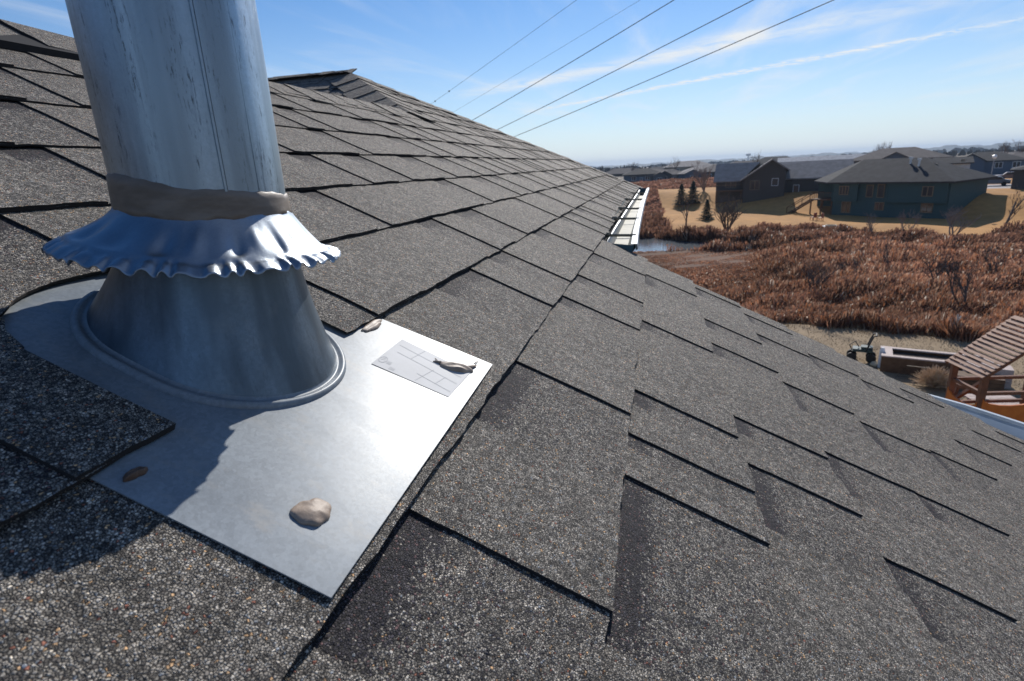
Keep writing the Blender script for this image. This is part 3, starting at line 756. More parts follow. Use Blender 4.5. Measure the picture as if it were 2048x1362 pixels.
reeds('reeds', 'tangled russet brown cattails and reeds filling the marsh', 170000, -33, 3.5, lambda u, a: 1/(1/27.1-(1/27.1-1/68)*u), BR, 1.0, 3, hpond)
reeds('reeds', 'darker brown brush and reeds along the far edge of the pond', 36000, -33, 4.5, lambda u, a: 64+u*(34 if a > -1.5 else 16), [(.22, .13, .09), (.32, .19, .13), (.42, .26, .18), (.17, .10, .08)], 1.25, 4, lambda a, d: 1 if a > -11 else .8)
reeds('reeds', 'low brown marsh grass beyond the far lawn', 16000, -6.2, 4.5, lambda u, a: 92+u*110, [(.34, .20, .15), (.29, .17, .12), (.40, .25, .18)], .6, 5, None, 1.6)
# ================================================================== TREES
M_bark = varied((.085, .065, .055), (.15, .115, .095), 20, .9)
M_barkp = varied((.20, .15, .13), (.28, .22, .19), 20, .9)
def bare_tree(base, h, spread, seed, lab, grp, stems=1, mt=None, dens=1., dist=60, name='bare_tree'):
    rr = random.Random(seed); t = empty(name, base, lab, 'tree', grp); tr, cr = MB(), MB(); mn = .00013*dist
    def grow(p, d, L, r, lev):
        n = 3; pts = [p]; q = p
        for i in range(n):
            d = (d+Vector((rr.gauss(0, .13), rr.gauss(0, .13), .05))).normalized(); q = q+d*L/n; pts.append(q)
        (tr if lev == 0 else cr).tube(pts, [max(r*(1-.5*i/n), mn) for i in range(n+1)], 5 if lev == 0 else 3, cap=False)
        if lev >= 4 or L < h*.05: return
        for k in range(int(rr.choice([2, 3, 3])*dens+ (1 if lev < 2 else 0))):
            f = rr.uniform(.3, 1); i = min(int(f*n), n-1); o = pts[i].lerp(pts[i+1], f*n-i)
            az = rr.uniform(0, 6.28); sd = Vector((math.cos(az), math.sin(az), 0)); e = (d*(1-spread)+sd*spread+Vector((0, 0, .25))).normalized()
            grow(o, e, L*rr.uniform(.45, .72), r*.45, lev+1)
    for s in range(stems):
        a = rr.uniform(0, 6.28); k = 0 if stems == 1 else rr.uniform(.25, .55)
        grow(Vector(base)-Vector((0, 0, .1)), Vector((math.cos(a)*k, math.sin(a)*k, 1)).normalized(), h*(.55 if stems == 1 else .5), h*.022+mn, 0)
    part('trunk', tr, mt or M_bark, t); part('crown', cr, mt or M_bark, t); return t
M_pine = varied((.018, .035, .02), (.04, .065, .035), 3, .9)
def pine(base, h, seed, lab, grp='dark spruces on the far lawn'):
    rr = random.Random(seed); t = empty('spruce_tree', base, lab, 'tree', grp); b = np.array(base, float)
    tr = MB(); tr.tube([b, b+[0, 0, h*.95]], [h*.03, h*.006], 6); part('trunk', tr, M_bark, t)
    cr = MB()
    for i in range(3800):
        f = rr.random()**1.4; z = h*(.06+.93*f); tier = .78+.22*math.sin(f*38); r = (1-f)*h*.42*tier+.03; a = rr.uniform(0, 6.28); k = rr.uniform(.25, 1.08)*(1+.15*math.sin(a*3+seed+f*9))
        c = b+[math.cos(a)*r*k, math.sin(a)*r*k, z-.10*k*h*.2]; L = h*.055*rr.uniform(.6, 1.5); w_ = L*.35
        o = np.array([math.cos(a), math.sin(a), -.25])*L; s_ = np.array([-math.sin(a), math.cos(a), rr.uniform(-.4, .4)])*w_
        cr.add([c-s_, c+s_, c+o], [(0, 1, 2)])
    part('crown', cr, M_pine, t)
for i, (x, yb_, ht, lab) in enumerate([(1362, 411, 38, 'leftmost and tallest dark spruce of the pair standing on the far lawn'), (1385, 409, 40, 'dark spruce just right of the tallest one on the far lawn'), (1413, 440, 36, 'small dark spruce standing alone between the bare tree and the thicket')]):
    p = hit(x, yb_); d = math.hypot(p[0], p[1]); pine(p, ht/1130*d*1.05, i+1, lab)
BT = [(1372, 462, 72, .55, 1, 'bare young tree in front of the pair of spruces', 'b'), (1452, 466, 72, .62, 7, 'wide bare many-stemmed thicket tree beside the pond', 'd'),
      (1742, 480, 46, .5, 1, 'bare sapling left of the middle of the teal house lawn', 'p'), (1806, 478, 44, .5, 2, 'bare sapling before the right half of the teal house', 'p'),
      (1900, 488, 60, .6, 3, 'largest bare sapling at the marsh edge below the teal house corner', 'p'), (2004, 466, 76, .45, 1, 'slim bare tree on the lawn right of the teal house shadow', 'b'),
      (1632, 592, 72, .5, 4, 'many-stemmed bare shrub standing in the middle of the marsh', 'd'), (1692, 566, 52, .5, 2, 'small bare shrub right of the marsh thicket', 'd'),
      (1776, 560, 60, .45, 1, 'thin bare stem rising from the marsh left of the playhouse', 'd'), (1878, 590, 70, .5, 2, 'bare dark shrub in the marsh above the raised bed', 'd'),
      (1924, 632, 96, .4, 2, 'tall dark bare shrub at the marsh edge nearest the playhouse', 'd'), (1508, 497, 28, .5, 3, 'low bare shrub at the right end of the pond', 'd'),
      (1408, 383, 50, .45, 4, 'pale twiggy tree standing left of the dark gabled house', 'p'), (1985, 560, 50, .5, 2, 'bare shrub at the right of the marsh', 'd')]
for i, (x, yb_, ht, spd, st, lab, kd) in enumerate(BT):
    p = hit(x, yb_); d = math.hypot(p[0], p[1])
    bare_tree(p, ht/1130*d*1.15, spd, 30+i, lab, 'bare trees round the marsh', st, M_barkp if kd == 'p' else M_bark, 1.0 if kd == 'd' else 1.2, d)
# ================================================================== FAR HOUSES
M_roofd = varied((.04, .04, .043), (.06, .06, .063), 1.2, .9, detail=6, spec=.1)
M_roofg = varied((.21, .19, .18), (.29, .265, .25), 1.1, .85, detail=6, spec=.1)
M_roofp = varied((.30, .30, .31), (.46, .46, .47), 1.6, .85, detail=7, spec=.1)
M_roofb = varied((.13, .115, .105), (.17, .15, .14), 1.2, .9, detail=6, spec=.1)
def siding(c, c2=None):
    c2 = c2 or [q*.82 for q in c]
    def b(T, p):
        g = T.node('ShaderNodeTexCoord').outputs['Object']; z = T.node('ShaderNodeSeparateXYZ', Vector=g).outputs[2]
        fr = T.math('FRACT', T.math('MULTIPLY', z, 5.0)); T.put(p.inputs['Base Color'], T.mix(T.noise(g, .9, 4), c, c2))
        T.put(p.inputs['Normal'], T.node('ShaderNodeBump', Strength=.7, Distance=.02, Height=fr).outputs[0])
    return mat('siding', c, .7, 0, .3, b)
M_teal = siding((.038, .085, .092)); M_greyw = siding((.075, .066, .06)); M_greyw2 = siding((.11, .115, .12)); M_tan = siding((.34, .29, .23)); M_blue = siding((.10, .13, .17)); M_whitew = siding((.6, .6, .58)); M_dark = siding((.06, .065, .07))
def b_glass(T, p): T.put(p.inputs['Base Color'], (.03, .035, .04))
M_glass = mat('glass', (.03, .035, .04), .08, 0, .8)
M_frame = mat('window_frame', (.20, .145, .09), .6); M_framew = mat('frame_white', (.6, .6, .6), .6)
M_wood = varied((.10, .055, .03), (.16, .09, .05), 6, .7)
WALLS = {'teal': M_teal}
def frame_of(P0, a):
    a = nrm(a); b = np.array([a[1], -a[0]]);
    return a, b
def lf(P0, a, b, z0):
    return lambda p: (P0[0]+a[0]*p[0]+b[0]*p[1], P0[1]+a[1]*p[0]+b[1]*p[1], z0+p[2])
def window(root, L, s, z, w_, h_, n=1, off=0, fm=None, face='f', name='window', lab=None):
    """window on the front wall (plane b = off); the frame is the part, its pane a sub-part"""
    fr, pn = MB(), MB(); t = .09
    X = (lambda p: L(p)) if face == 'f' else (lambda p: L((off-p[1]-0, p[0], p[2])))
    if face == 'f':
        bx = lambda c, d, M: M.box((c[0], off+c[1], c[2]), d, L)
    else:
        bx = lambda c, d, M: M.box((off-c[1], c[0], c[2]), (d[1], d[0], d[2]), L)
    for zz in (z-h_/2, z+h_/2): bx((s, -.05, zz), (w_+t, .08, t), fr)
    for i in range(n+1): bx((s-w_/2+w_*i/n, -.046, z), (t, .07, h_-t), fr)
    bx((s, -.02, z), (w_-.02, .03, h_-.02), pn)
    f = part(name, fr, fm or M_frame, root); part('pane', pn, M_glass, root, sub=f); return f
def hip_roof(MBo, L, s0, s1, b0, b1, z, rise, ins0, ins1, th=.18, gable=False):
    bm = (b0+b1)/2
    v = [(s0, b0, z), (s1, b0, z), (s1, b1, z), (s0, b1, z), (s0+ins0, bm, z+rise), (s1-ins1, bm, z+rise)]
    v2 = [(p[0], p[1], p[2]-th) for p in v[:4]]
    MBo.add([L(p) for p in v+v2], [(0, 1, 5, 4), (1, 2, 5), (2, 3, 4, 5), (3, 0, 4), (0, 6, 7, 1), (1, 7, 8, 2), (2, 8, 9, 3), (3, 9, 6, 0), (9, 8, 7, 6)])
def cross_gable(MBo, L, s0, s1, bf, bb, z, rise, th=.18):
    """gable facing the front (ridge runs along b)"""
    sm_ = (s0+s1)/2
    v = [(s0, bf, z), (s1, bf, z), (s1, bb, z), (s0, bb, z), (sm_, bf, z+rise), (sm_, bb, z+rise)]; v2 = [(p[0], p[1], p[2]-th) for p in v]
    MBo.add([L(p) for p in v+v2], [(0, 4, 5, 3), (4, 1, 2, 5), (6, 9, 11, 10), (10, 11, 8, 7), (0, 6, 10, 4), (4, 10, 7, 1), (1, 7, 8, 2), (3, 9, 6, 0), (2, 8, 11, 5), (5, 11, 9, 3)])
# --- teal walk-out house
ta, tb = TA, TB; Lt = lf(TP0, ta, tb, 0.)
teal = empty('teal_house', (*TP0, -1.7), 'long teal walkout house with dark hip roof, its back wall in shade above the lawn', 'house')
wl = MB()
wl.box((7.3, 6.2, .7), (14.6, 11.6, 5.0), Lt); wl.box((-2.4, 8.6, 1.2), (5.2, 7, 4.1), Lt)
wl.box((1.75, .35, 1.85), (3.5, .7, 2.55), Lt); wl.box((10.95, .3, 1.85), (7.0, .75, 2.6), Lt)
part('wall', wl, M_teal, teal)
for s in (0.02, 3.5, 7.45, 14.45): trm = MB(); trm.box((s, -.045-.05*(s > 7), 1.85), (.14, .06, 2.5), Lt); part('corner_trim', trm, M_teal, teal)
for c_, d_ in (((1.75, -.06, .56), (3.6, .08, .14)), ((10.95, -.10, .54), (7.1, .08, .14))): trm = MB(); trm.box(c_, d_, Lt); part('bay_skirt', trm, M_teal, teal)
rf = MB(); zt_ = 3.2
E_1, E_2, E_3, E_4, E_5 = (-.6, -.6, zt_), (15.3, -.6, zt_), (15.3, 12.8, zt_), (-5.8, 12.8, zt_), (-5.8, 5.0, zt_); R1, R2 = (.9, 6.1, 6.15), (8.9, 6.1, 6.15)
vs = [E_1, E_2, E_3, E_4, E_5, R1, R2]; lo_ = [(p[0], p[1], p[2]-.22) for p in vs[:5]]
rf.add([Lt(p) for p in vs+lo_], [(0, 1, 6, 5), (1, 2, 6), (2, 3, 5, 6), (3, 4, 5), (4, 0, 5), (0, 7, 8, 1), (1, 8, 9, 2), (2, 9, 10, 3), (3, 10, 11, 4), (4, 11, 7, 0), (11, 10, 9, 8, 7)])
troof = part('roof', rf, M_roofd, teal)
for s, z, w_, h_, n, off in [(1.65, 2.05, 1.25, 1.15, 3, 0), (5.0, 1.95, .85, 1.6, 1, .4), (6.45, 1.95, .85, 1.7, 1, .4), (12.3, 1.95, 1.2, 1.2, 2, -.08), (2.0, -.35, 1.25, 1.5, 2, .4), (6.5, -.1, 1.15, 1.0, 2, .4), (12.3, -.2, 1.3, 1.15, 2, .4)]:
    window(teal, Lt, s, z, w_, h_, n, off)
for s, b_, hh in ((9.3, 3.6, .9), (7.9, 4.4, .7)):
    m = MB(); q = 3.2+b_*.48; m.tube([Lt((s, b_, q)), Lt((s, b_, q+hh))], .14, 8); m.tube([Lt((s, b_, q+hh)), Lt((s, b_, q+hh+.25))], .26, 8); part('vent_stack', m, M_alu, teal, sub=troof)
for s, b_ in ((10.6, 4.6), (11.0, 4.4), (13.6, 5.5)):
    m = MB(); m.box((s, b_, 3.2+b_*.40+.15), (.35, .35, .3), Lt); part('roof_vent', m, M_dk, teal, sub=troof)
fl = MB()
for s, hh in ((14.9, 0),): pass
# deck and stairs at its left corner
dk = empty('wooden_deck', Lt((-2, 2.5, -1.6)), 'dark brown raised wooden deck with stairs at the left corner of the teal house', 'deck')
pf = MB(); pf.box((-1.9, 2.6, .62), (3.6, 3.6, .18), Lt); part('platform', pf, M_wood, dk)
for s, b_ in ((-3.6, .9), (-.4, .9), (-3.6, 4.2), (-2, .9)):
    m = MB(); m.box((s, b_, -.55), (.16, .16, 2.2), Lt); part('post', m, M_wood, dk)
rl = MB()
for (a_, c_) in (((-3.65, .85), (-.15, .85)), ((-3.65, .85), (-3.65, 4.3))):
    rl.tube([Lt((*a_, 1.65)), Lt((*c_, 1.65))], .05, 4)
    for k in range(14):
        t = k/13; q = (a_[0]+(c_[0]-a_[0])*t, a_[1]+(c_[1]-a_[1])*t); rl.tube([Lt((*q, .7)), Lt((*q, 1.65))], .022, 4)
part('railing', rl, M_wood, dk)
stt = MB()
for k in range(11): f = k/10; stt.box((-3.9-3.3*f, 1.2, .55-2.1*f), (.34, 1.1, .06), Lt)
for b_ in (.65, 1.75): stt.tube([Lt((-3.7, b_, .55)), Lt((-7.4, b_, -1.75))], .16, 4); stt.tube([Lt((-3.7, b_, 1.55)), Lt((-7.4, b_, -.7))], .07, 4)
for f in (0, .33, .66, 1.): stt.tube([Lt((-3.7-3.6*f, .65, .5-2.2*f)), Lt((-3.7-3.6*f, .65, 1.5-2.2*f))], .06, 4)
part('stairs', stt, M_wood, dk)
# --- grey gabled house
def simple_house(pxb, pyb, bearing, W_, D_, wh, rise, rmat, wmat, lab, name='house', windows=(), gable=None, grp=None, zfix=None, ins=None, hipd=True):
    p = hit(pxb, pyb) if zfix is None else zfix; a = nrm([math.cos(R(bearing)), math.sin(R(bearing))]); a2 = np.array([a[0], a[1]]); b2 = np.array([-a2[1], a2[0]])
    if b2@nrm(p[:2]) < 0: b2 = -b2
    L = lf((p[0], p[1]), a2, b2, p[2]-.2)
    h = empty(name, p, lab, 'house', grp); w_ = MB(); w_.box((W_/2, D_/2, wh/2), (W_, D_, wh), L)
    r = MB(); i_ = ins if ins is not None else min(D_/2, W_*.4); hip_roof(r, L, -.5, W_+.5, -.5, D_+.5, wh, rise, i_ if hipd else .01, i_ if hipd else .01)
    if gable:
        s0, s1, pr, gr_ = gable; w_.box(((s0+s1)/2, -pr/2+.1, wh/2), (s1-s0, pr+.2, wh), L); cross_gable(r, L, s0-.4, s1+.4, -pr-.4, D_/2, wh+.003, gr_)
        w_.add([L((s0, -pr, wh)), L((s1, -pr, wh)), L(((s0+s1)/2, -pr, wh+gr_-.15))], [(0, 1, 2)])
    part('wall', w_, wmat, h); part('roof', r, rmat, h)
    for (s, z, ww, hh, n, off) in windows: window(h, L, s, z, ww, hh, n, off, M_framew)
    return h, L
gp = hit(1484, 407); gd = math.hypot(gp[0], gp[1])
gq = atd(1567, 402, gd*1.0); gb = math.degrees(math.atan2(gq[1]-gp[1], gq[0]-gp[0]))
WG = math.hypot(gq[1]-gp[1], gq[0]-gp[0]); kg = gd/1130*1.02
gh = empty('gabled_house', gp, 'dark grey gabled house with paired white windows left of the stairs', 'house')
ag = nrm([gq[0]-gp[0], gq[1]-gp[1]]); bg_ = np.array([-ag[1], ag[0]]); bg_ = bg_ if bg_@nrm(gp[:2]) > 0 else -bg_
Lg = lf((gp[0], gp[1]), ag, bg_, gp[2]-.1); H_ = 43*kg
w_ = MB(); w_.box((WG/2, 5, H_/2), (WG, 10, H_), Lg); w_.add([Lg((0, 0, H_)), Lg((WG, 0, H_)), Lg((WG, 0, H_+12.5*kg)), Lg((WG*.66, 0, H_+30*kg))], [(0, 1, 2, 3)])
w_.box((-2.3, 6.2, H_/2-.0), (4.9, 8, H_-.3), Lg); w_.box((WG+5.2, 7.2, H_*.46), (10.6, 9, H_*.92), Lg)
part('wall', w_, M_greyw, gh)
r = MB(); zr = H_+31*kg
vs = [(-.6, -.6, H_-.3), (WG*.66, -.6, zr), (WG+.6, -.6, H_+12*kg), (WG+.6, 10, H_+12*kg), (WG*.66, 10, zr), (-.6, 10, H_-.3)]
r.add([Lg(p) for p in vs]+[Lg((p[0], p[1], p[2]-.25)) for p in vs], [(0, 1, 4, 5), (1, 2, 3, 4), (0, 6, 7, 1), (1, 7, 8, 2), (6, 11, 10, 7), (7, 10, 9, 8), (2, 8, 9, 3), (5, 11, 6, 0)])
gro = part('roof', r, M_roofg, gh)
r = MB(); vs = [(-5.2, 1.6, H_-.4), (-.5, 1.6, H_-.4), (2.5, 6.5, zr-.5), (-5.2, 6.5, zr-.5), (-5.2, 10.5, H_-.4), (2.5, 10.5, H_-.4)]
r.add([Lg(p) for p in vs]+[Lg((p[0], p[1], p[2]-.2)) for p in vs], [(0, 1, 2, 3), (3, 2, 5, 4), (0, 6, 7, 1), (0, 3, 9, 6), (3, 4, 10, 9)])
part('roof', r, M_roofg, gh, label='lower side wing roof')
r = MB(); vs = [(WG-.5, 2.2, H_*.92), (WG+10.8, 2.2, H_*.92), (WG+10.8, 7.5, H_+24*kg), (WG*.7, 7.5, H_+24*kg), (WG+10.8, 12, H_*.92), (WG*.7, 12, H_*.92)]
r.add([Lg(p) for p in vs]+[Lg((p[0], p[1], p[2]-.2)) for p in vs], [(0, 1, 2, 3), (3, 2, 4, 5), (0, 6, 7, 1), (1, 7, 8, 2), (2, 8, 10, 4)])
part('roof', r, M_roofg, gh, label='long pale grey roof running right behind the gable')
for s, z, ww, hh, n, off in ((WG*.28, H_*.72, 1.5, 1.5, 2, 0), (WG*.76, H_*.82, 1.0, 1.2, 1, 0), (-2.2, H_*.78, 1.7, 1.2, 2, 2.2), (WG+1.9, H_*.42, .9, 2.0, 1, 2.7)): window(gh, Lg, s, z, ww, hh, n, off, M_frame if s < 4 else M_framew)
m = MB(); m.box((-2.3, 1.2, H_*.52), (4.6, 2.2, .2), Lg)
for q in (-4.4, -2.3, -.3): m.box((q, .3, H_*.27), (.15, .15, H_*.5), Lg)
m.tube([Lg((-4.5, .2, H_*.52+1)), Lg((-.2, .2, H_*.52+1))], .05, 4); part('balcony', m, M_wood, gh)
# --- distant houses: (base px, py, bearing, W, D, wallh, rise, roof, wall, label, windows, gable)
FH = [(1248, 364, -86, 13, 11, 3.6, 2.6, M_roofd, M_blue, 'farthest left dark house at the end of the row, tucked behind the roof corner', None),
      (1262, 366, -84, 15, 12, 3.6, 2.8, M_roofb, M_dark, 'dark hip roofed house second from the left in the far row', (9, 13, 1, 1.6)),
      (1300, 366, -84, 13, 12, 3.6, 2.6, M_roofb, M_greyw2, 'far row house directly above the left end of the brown field', (1, 5, 1, 1.5)),
      (1357, 362, -88, 17, 13, 3.6, 3.0, M_roofg, M_blue, 'pale roofed far house behind the pair of spruces', (2, 7, 1, 1.6)),
      (1393, 360, -90, 16, 13, 3.8, 3.2, M_roofb, M_greyw, 'brown roofed far house behind the pale twiggy tree', (9, 14, 1, 1.8)),
      (1330, 347, -88, 20, 13, 3.8, 3.2, M_roofg, M_tan, 'house in the second row between the two nearest far roofs', None),
      (1440, 350, -92, 22, 13, 4, 3.6, M_roofb, M_greyw2, 'brown roof rising just behind the left wing of the gabled house', (3, 9, 1, 2.2)),
      (1500, 342, -93, 20, 13, 4, 3.6, M_roofd, M_blue, 'dark roof showing above the ridge of the gabled house', None)]
for i, (x, y, br, W_, D_, wh, rs, rm, wm, lab, gb_) in enumerate(FH):
    d_ = 205 if y > 355 else 262
    q = atd(x, y, d_); wh *= .85; rs *= .72
    ws = [(W_*f, wh*.58, 1.4, 1.3, 2, 0) for f in (.25, .6, .85)]
    if gb_: gb_ = (gb_[0], gb_[1], gb_[2], gb_[3]*.8); ws = [w9 for w9 in ws if not gb_[0]-1 < w9[0] < gb_[1]+1]+[((gb_[0]+gb_[1])/2, wh*.58, 1.6, 1.3, 2, -gb_[2])]
    q[2] = q[2]-.6
    simple_house(x, y, br, W_, D_, wh, rs, rm, wm, lab, 'far_house', ws, gb_, 'houses in the far rows', q)
# large pale roofed building right behind, peak house, right group
rr = random.Random(21)
MORE = [(1206, 338), (1232, 338), (1280, 336), (1322, 338), (1376, 334), (1408, 336), (1428, 332), (1468, 330), (1268, 345), (1310, 344), (1400, 344), (1852, 312), (1946, 304), (2010, 302)]
WORDS = ['left of all', 'just over the gutter corner', 'over the brown field', 'left of the spruces', 'over the spruces', 'over the twiggy tree', 'left of the gabled house', 'behind the gabled house ridge', 'low over the gutter end', 'low over the brown field', 'low beside the twiggy tree', 'right of the peeking brown roof', 'between the blue and brown houses', 'over the road at far right']
for i, ((x, y), wd_) in enumerate(zip(MORE, WORDS)):
    d_ = rr.uniform(300, 400); q = atd(x, y, d_); wh = 4.2; q[2] -= wh+2.6
    W_ = rr.uniform(16, 24)
    simple_house(x, y, -88+rr.uniform(-8, 8), W_, 13, wh, rr.uniform(2.2, 3.2), rr.choice([M_roofb, M_roofg, M_roofd]), rr.choice([M_blue, M_greyw2, M_tan, M_greyw]), 'tiny distant house roof '+wd_, 'far_house', [(W_*f, 2.5, 1.4, 1.3, 1, 0) for f in (.25, .7)], (2, 8, 1, 1.8) if i % 2 else None, 'houses in the far rows', q)
def nh(x, yt, d_, br, W_, D_, wh, rs, *a, **k):
    q = atd(x, yt, d_); q[2] -= wh+rs-.2                     # yt: image height of its ridge
    return simple_house(x, yt, br, W_, D_, wh, rs, *a, zfix=q, name='far_house', grp='houses in the far rows', **k)
nh(1560, 316, 168, -100, 22, 14, 3.6, 2.6, M_roofp, M_greyw2, 'large building with a long pale grey roof above the gabled house', hipd=False)
nh(1700, 300, 150, -108, 18, 13, 3.6, 2.3, M_roofb, M_blue, 'brown hip roofed house peeking over the teal house ridge', gable=(6, 11, 1.5, 1.5))
nh(1875, 316, 135, -108, 5, 6, 2.6, 1.0, M_roofd, M_whitew, 'small pale house just above the right end of the teal roof', hipd=False)
nh(1906, 307, 170, -112, 13, 12, 3.0, 1.9, M_roofd, M_blue, 'dark blue gabled house right of the teal roof beyond the road', gable=(1, 6, 1.2, 1.7), windows=[(8.5, 2, 1.3, 1.2, 2, 0), (11.5, 2, 1.3, 1.2, 2, 0)])
nh(1978, 308, 190, -115, 15, 13, 3.0, 2.2, M_roofb, M_greyw2, 'brown roofed house beyond the road near the right edge of the picture', windows=[(4, 2, 1.3, 1.2, 2, 0), (11, 2, 1.3, 1.2, 2, 0)])
nh(2032, 322, 112, -118, 12, 10, 2.8, 1.2, M_roofd, M_dark, 'dark house cut by the right edge of the picture beside the road')
# parked car, lamp post, fire pit, rocks
def far_car(p, br, c, lab):
    a = nrm([math.cos(R(br)), math.sin(R(br))]); b = np.array([-a[1], a[0]]); L = lf(p, a, b, p[2]); t = empty('parked_car', p, lab, 'car'); m = MB()
    pr = [(-2.2, .35), (-2.2, .85), (-1.3, 1.0), (-.8, 1.45), (.9, 1.45), (1.5, 1.0), (2.2, .9), (2.2, .35)]
    m.add([L((x, s, z)) for s in (-.85, .85) for x, z in pr], [tuple(range(8)), tuple(range(15, 7, -1))]+[(i, (i+1) % 8, 8+(i+1) % 8, 8+i) for i in range(8)]); part('body', m, mat('paint', c, .3, 0, .6), t)
    for x in (-1.35, 1.4):
        for s in (-.82, .82): k = MB(); k.tube([L((x, s-.1, .33)), L((x, s+.1, .33))], .33, 12); part('wheel', k, M_deck, t)
    g_ = MB(); g_.add([L((x, s*.87, z)) for s in (-1,) for x, z in ((-1.15, 1.03), (-.75, 1.38), (.85, 1.38), (1.3, 1.03))]+[L((x, s*.87, z)) for s in (1,) for x, z in ((-1.15, 1.03), (-.75, 1.38), (.85, 1.38), (1.3, 1.03))], [(0, 1, 2, 3), (4, 5, 6, 7)]); part('side_window', g_, M_glass, t)
far_car(hit(1984, 372), -115, (.12, .14, .17), 'dark car parked by the front corner of the teal house')
far_car(hit(2022, 360), -112, (.16, .10, .09), 'small brownish car on the road at the right')
M_pole = mat('pole', (.35, .35, .36), .5, .6)
M_globe = mat('globe', (.8, .8, .78), .4)
lp = hit(1979, 368); lt_ = empty('lamp_post', lp, 'slim grey lamp post with a white head beyond the teal house', 'lamp post')
m = MB(); m.tube([lp, lp+[0, 0, 4.2]], .07, 6); part('pole', m, M_pole, lt_); m = MB(); m.tube([lp+[0, 0, 4.1], lp+[0, 0, 4.3], lp+[0, 0, 4.6], lp+[0, 0, 4.75]], [.15, .34, .34, .1], 10); part('lamp_head', m, M_globe, lt_)
fpn = hit(1661, 456); ft = empty('fire_pit', fpn, 'pale round stone fire pit pad on the lawn before the stairs', 'fire pit')
m = MB(); m.tube([fpn+[0, 0, -.1], fpn+[0, 0, .08]], 2.3, 32); part('stone_pad', m, M_ice, ft)
m = MB(); q = [fpn+[.62*math.cos(t)*k, .62*math.sin(t)*k, z] for (k, z) in ((1, .08), (1, .38), (.8, .38), (.75, .1)) for t in np.linspace(0, 6.283, 17)[:-1]]
m.add(q, [(r_*16+i, r_*16+(i+1) % 16, (r_+1)*16+(i+1) % 16, (r_+1)*16+i) for r_ in range(3) for i in range(16)]); part('fire_ring', m, M_dk, ft)
def rock(p, r_, seed, mt, name, lab, cat, grp=None, flat=.7):
    rr = random.Random(seed); m = MB(); rows = []
    ph = [rr.uniform(0, 6) for _ in range(6)]
    for j in range(9):
        f = math.pi*j/8; rows.append([np.array(p)+np.array([math.sin(f)*math.cos(t)*r_*(1+.2*math.sin(2*t+ph[0])+.12*math.sin(5*t+ph[1]+f)), math.sin(f)*math.sin(t)*r_*(1+.2*math.sin(3*t+ph[2])), (math.cos(f)*flat+flat*.7)*r_*(1+.1*math.sin(4*t+ph[3]))]) for t in np.linspace(0, 6.283, 15)[:-1]])
    m.grid(rows, closed=True); return tagp(m.build(name, mt), lab, cat, grp)
M_rock = varied((.40, .36, .32), (.56, .52, .47), 5, .9, .01); M_rockw = varied((.62, .62, .62), (.80, .80, .79), 5, .8, .01)
# patio furniture by the deck stairs
for i, (x, y, c) in enumerate(((1626, 441, (.25, .06, .03)), (1640, 442, (.28, .09, .04)))):
    p = hit(x, y); m = MB(); a = R(40+60*i)
    fr = lambda q, p=p, a=a: (p[0]+q[0]*math.cos(a)-q[1]*math.sin(a), p[1]+q[0]*math.sin(a)+q[1]*math.cos(a), p[2]+q[2])
    t = empty('patio_chair', p, ('left' if i == 0 else 'right')+' one of the two red brown patio chairs below the deck stairs', 'chair')
    mt = mat('chair', c, .6); s_ = MB(); s_.box((0, 0, .42), (.6, .6, .08), fr); part('seat', s_, mt, t); s_ = MB(); s_.box((-.28, 0, .75), (.07, .6, .62), fr); part('backrest', s_, mt, t)
    for u_ in (-.26, .26):
        for v_ in (-.26, .26): s_ = MB(); s_.box((u_, v_, .2), (.06, .06, .4), fr); part('leg', s_, mt, t)
# ================================================================== FAR TREE BELTS AND HILLS
M_far = varied((.10, .095, .085), (.16, .14, .12), .02, .95)
M_hill = varied((.035, .05, .055), (.06, .07, .07), .004, .95)
def belt(name, d0, px0, px1, h0, seed, lab, step=12, base=None):
    """a far wood that reads as one mass: thousands of small upright twig-clump faces in depth"""
    rr = random.Random(seed); m = MB(); a0, a1 = math.atan2(*ray(px0, 320)[[1, 0]]), math.atan2(*ray(px1, 320)[[1, 0]]); n = int(abs(a1-a0)*d0/step*1.6)
    for i in range(n):
        a = a0+(a1-a0)*(i+rr.random())/n; d = d0*rr.uniform(.93, 1.08); x, y = d*math.cos(a), d*math.sin(a); z = zg(x, y)
        hh = h0*(.55+.3*math.sin(i*.02+seed)*math.sin(i*.013+1))*rr.uniform(.5, 1.4)+h0*.1; wdt = step*rr.uniform(.35, .8)
        for k in range(3):
            q = rr.uniform(0, 3.1); dx, dy = math.cos(q)*wdt, math.sin(q)*wdt
            m.add([(x-dx, y-dy, z), (x+dx, y+dy, z), (x+dx*.9, y+dy*.9, z+hh*.6), (x+dx*.3, y+dy*.3, z+hh), (x-dx*.5, y-dy*.5, z+hh*.85), (x-dx, y-dy, z+hh*.5)], [(0, 1, 2, 3, 4, 5)])
    return tagp(m.build(name, M_far), lab, kind='stuff')
belt('distant_woods', 520, 1150, 2100, 5.0, 2, 'thin band of bare woods behind the far houses', 2)
belt('distant_woods', 1400, 1100, 2150, 15, 4, 'blue grey band of far woods under the horizon', 14)
def hills(d0, fn, nm, seed):
    m = MB(); top = []; bot = []; bk = []; bot2 = []
    for i in range(240):
        x = 900+i*6; a = math.atan2(*ray(x, 310)[[1, 0]]); z = fn(x)+d0*.0012*(math.sin(x*.05+seed)+.5*math.sin(x*.13)+.35*math.sin(x*.31+seed))
        for L_, dd, zz in ((bot, .86, -12), (top, 1., z), (bk, 1.12, z*.9), (bot2, 1.3, -14)): L_.append((d0*dd*math.cos(a), d0*dd*math.sin(a), zz))
    m.grid([bot, top, bk, bot2]); return tagp(m.build('hills', M_hill, smooth=False), nm, kind='structure')
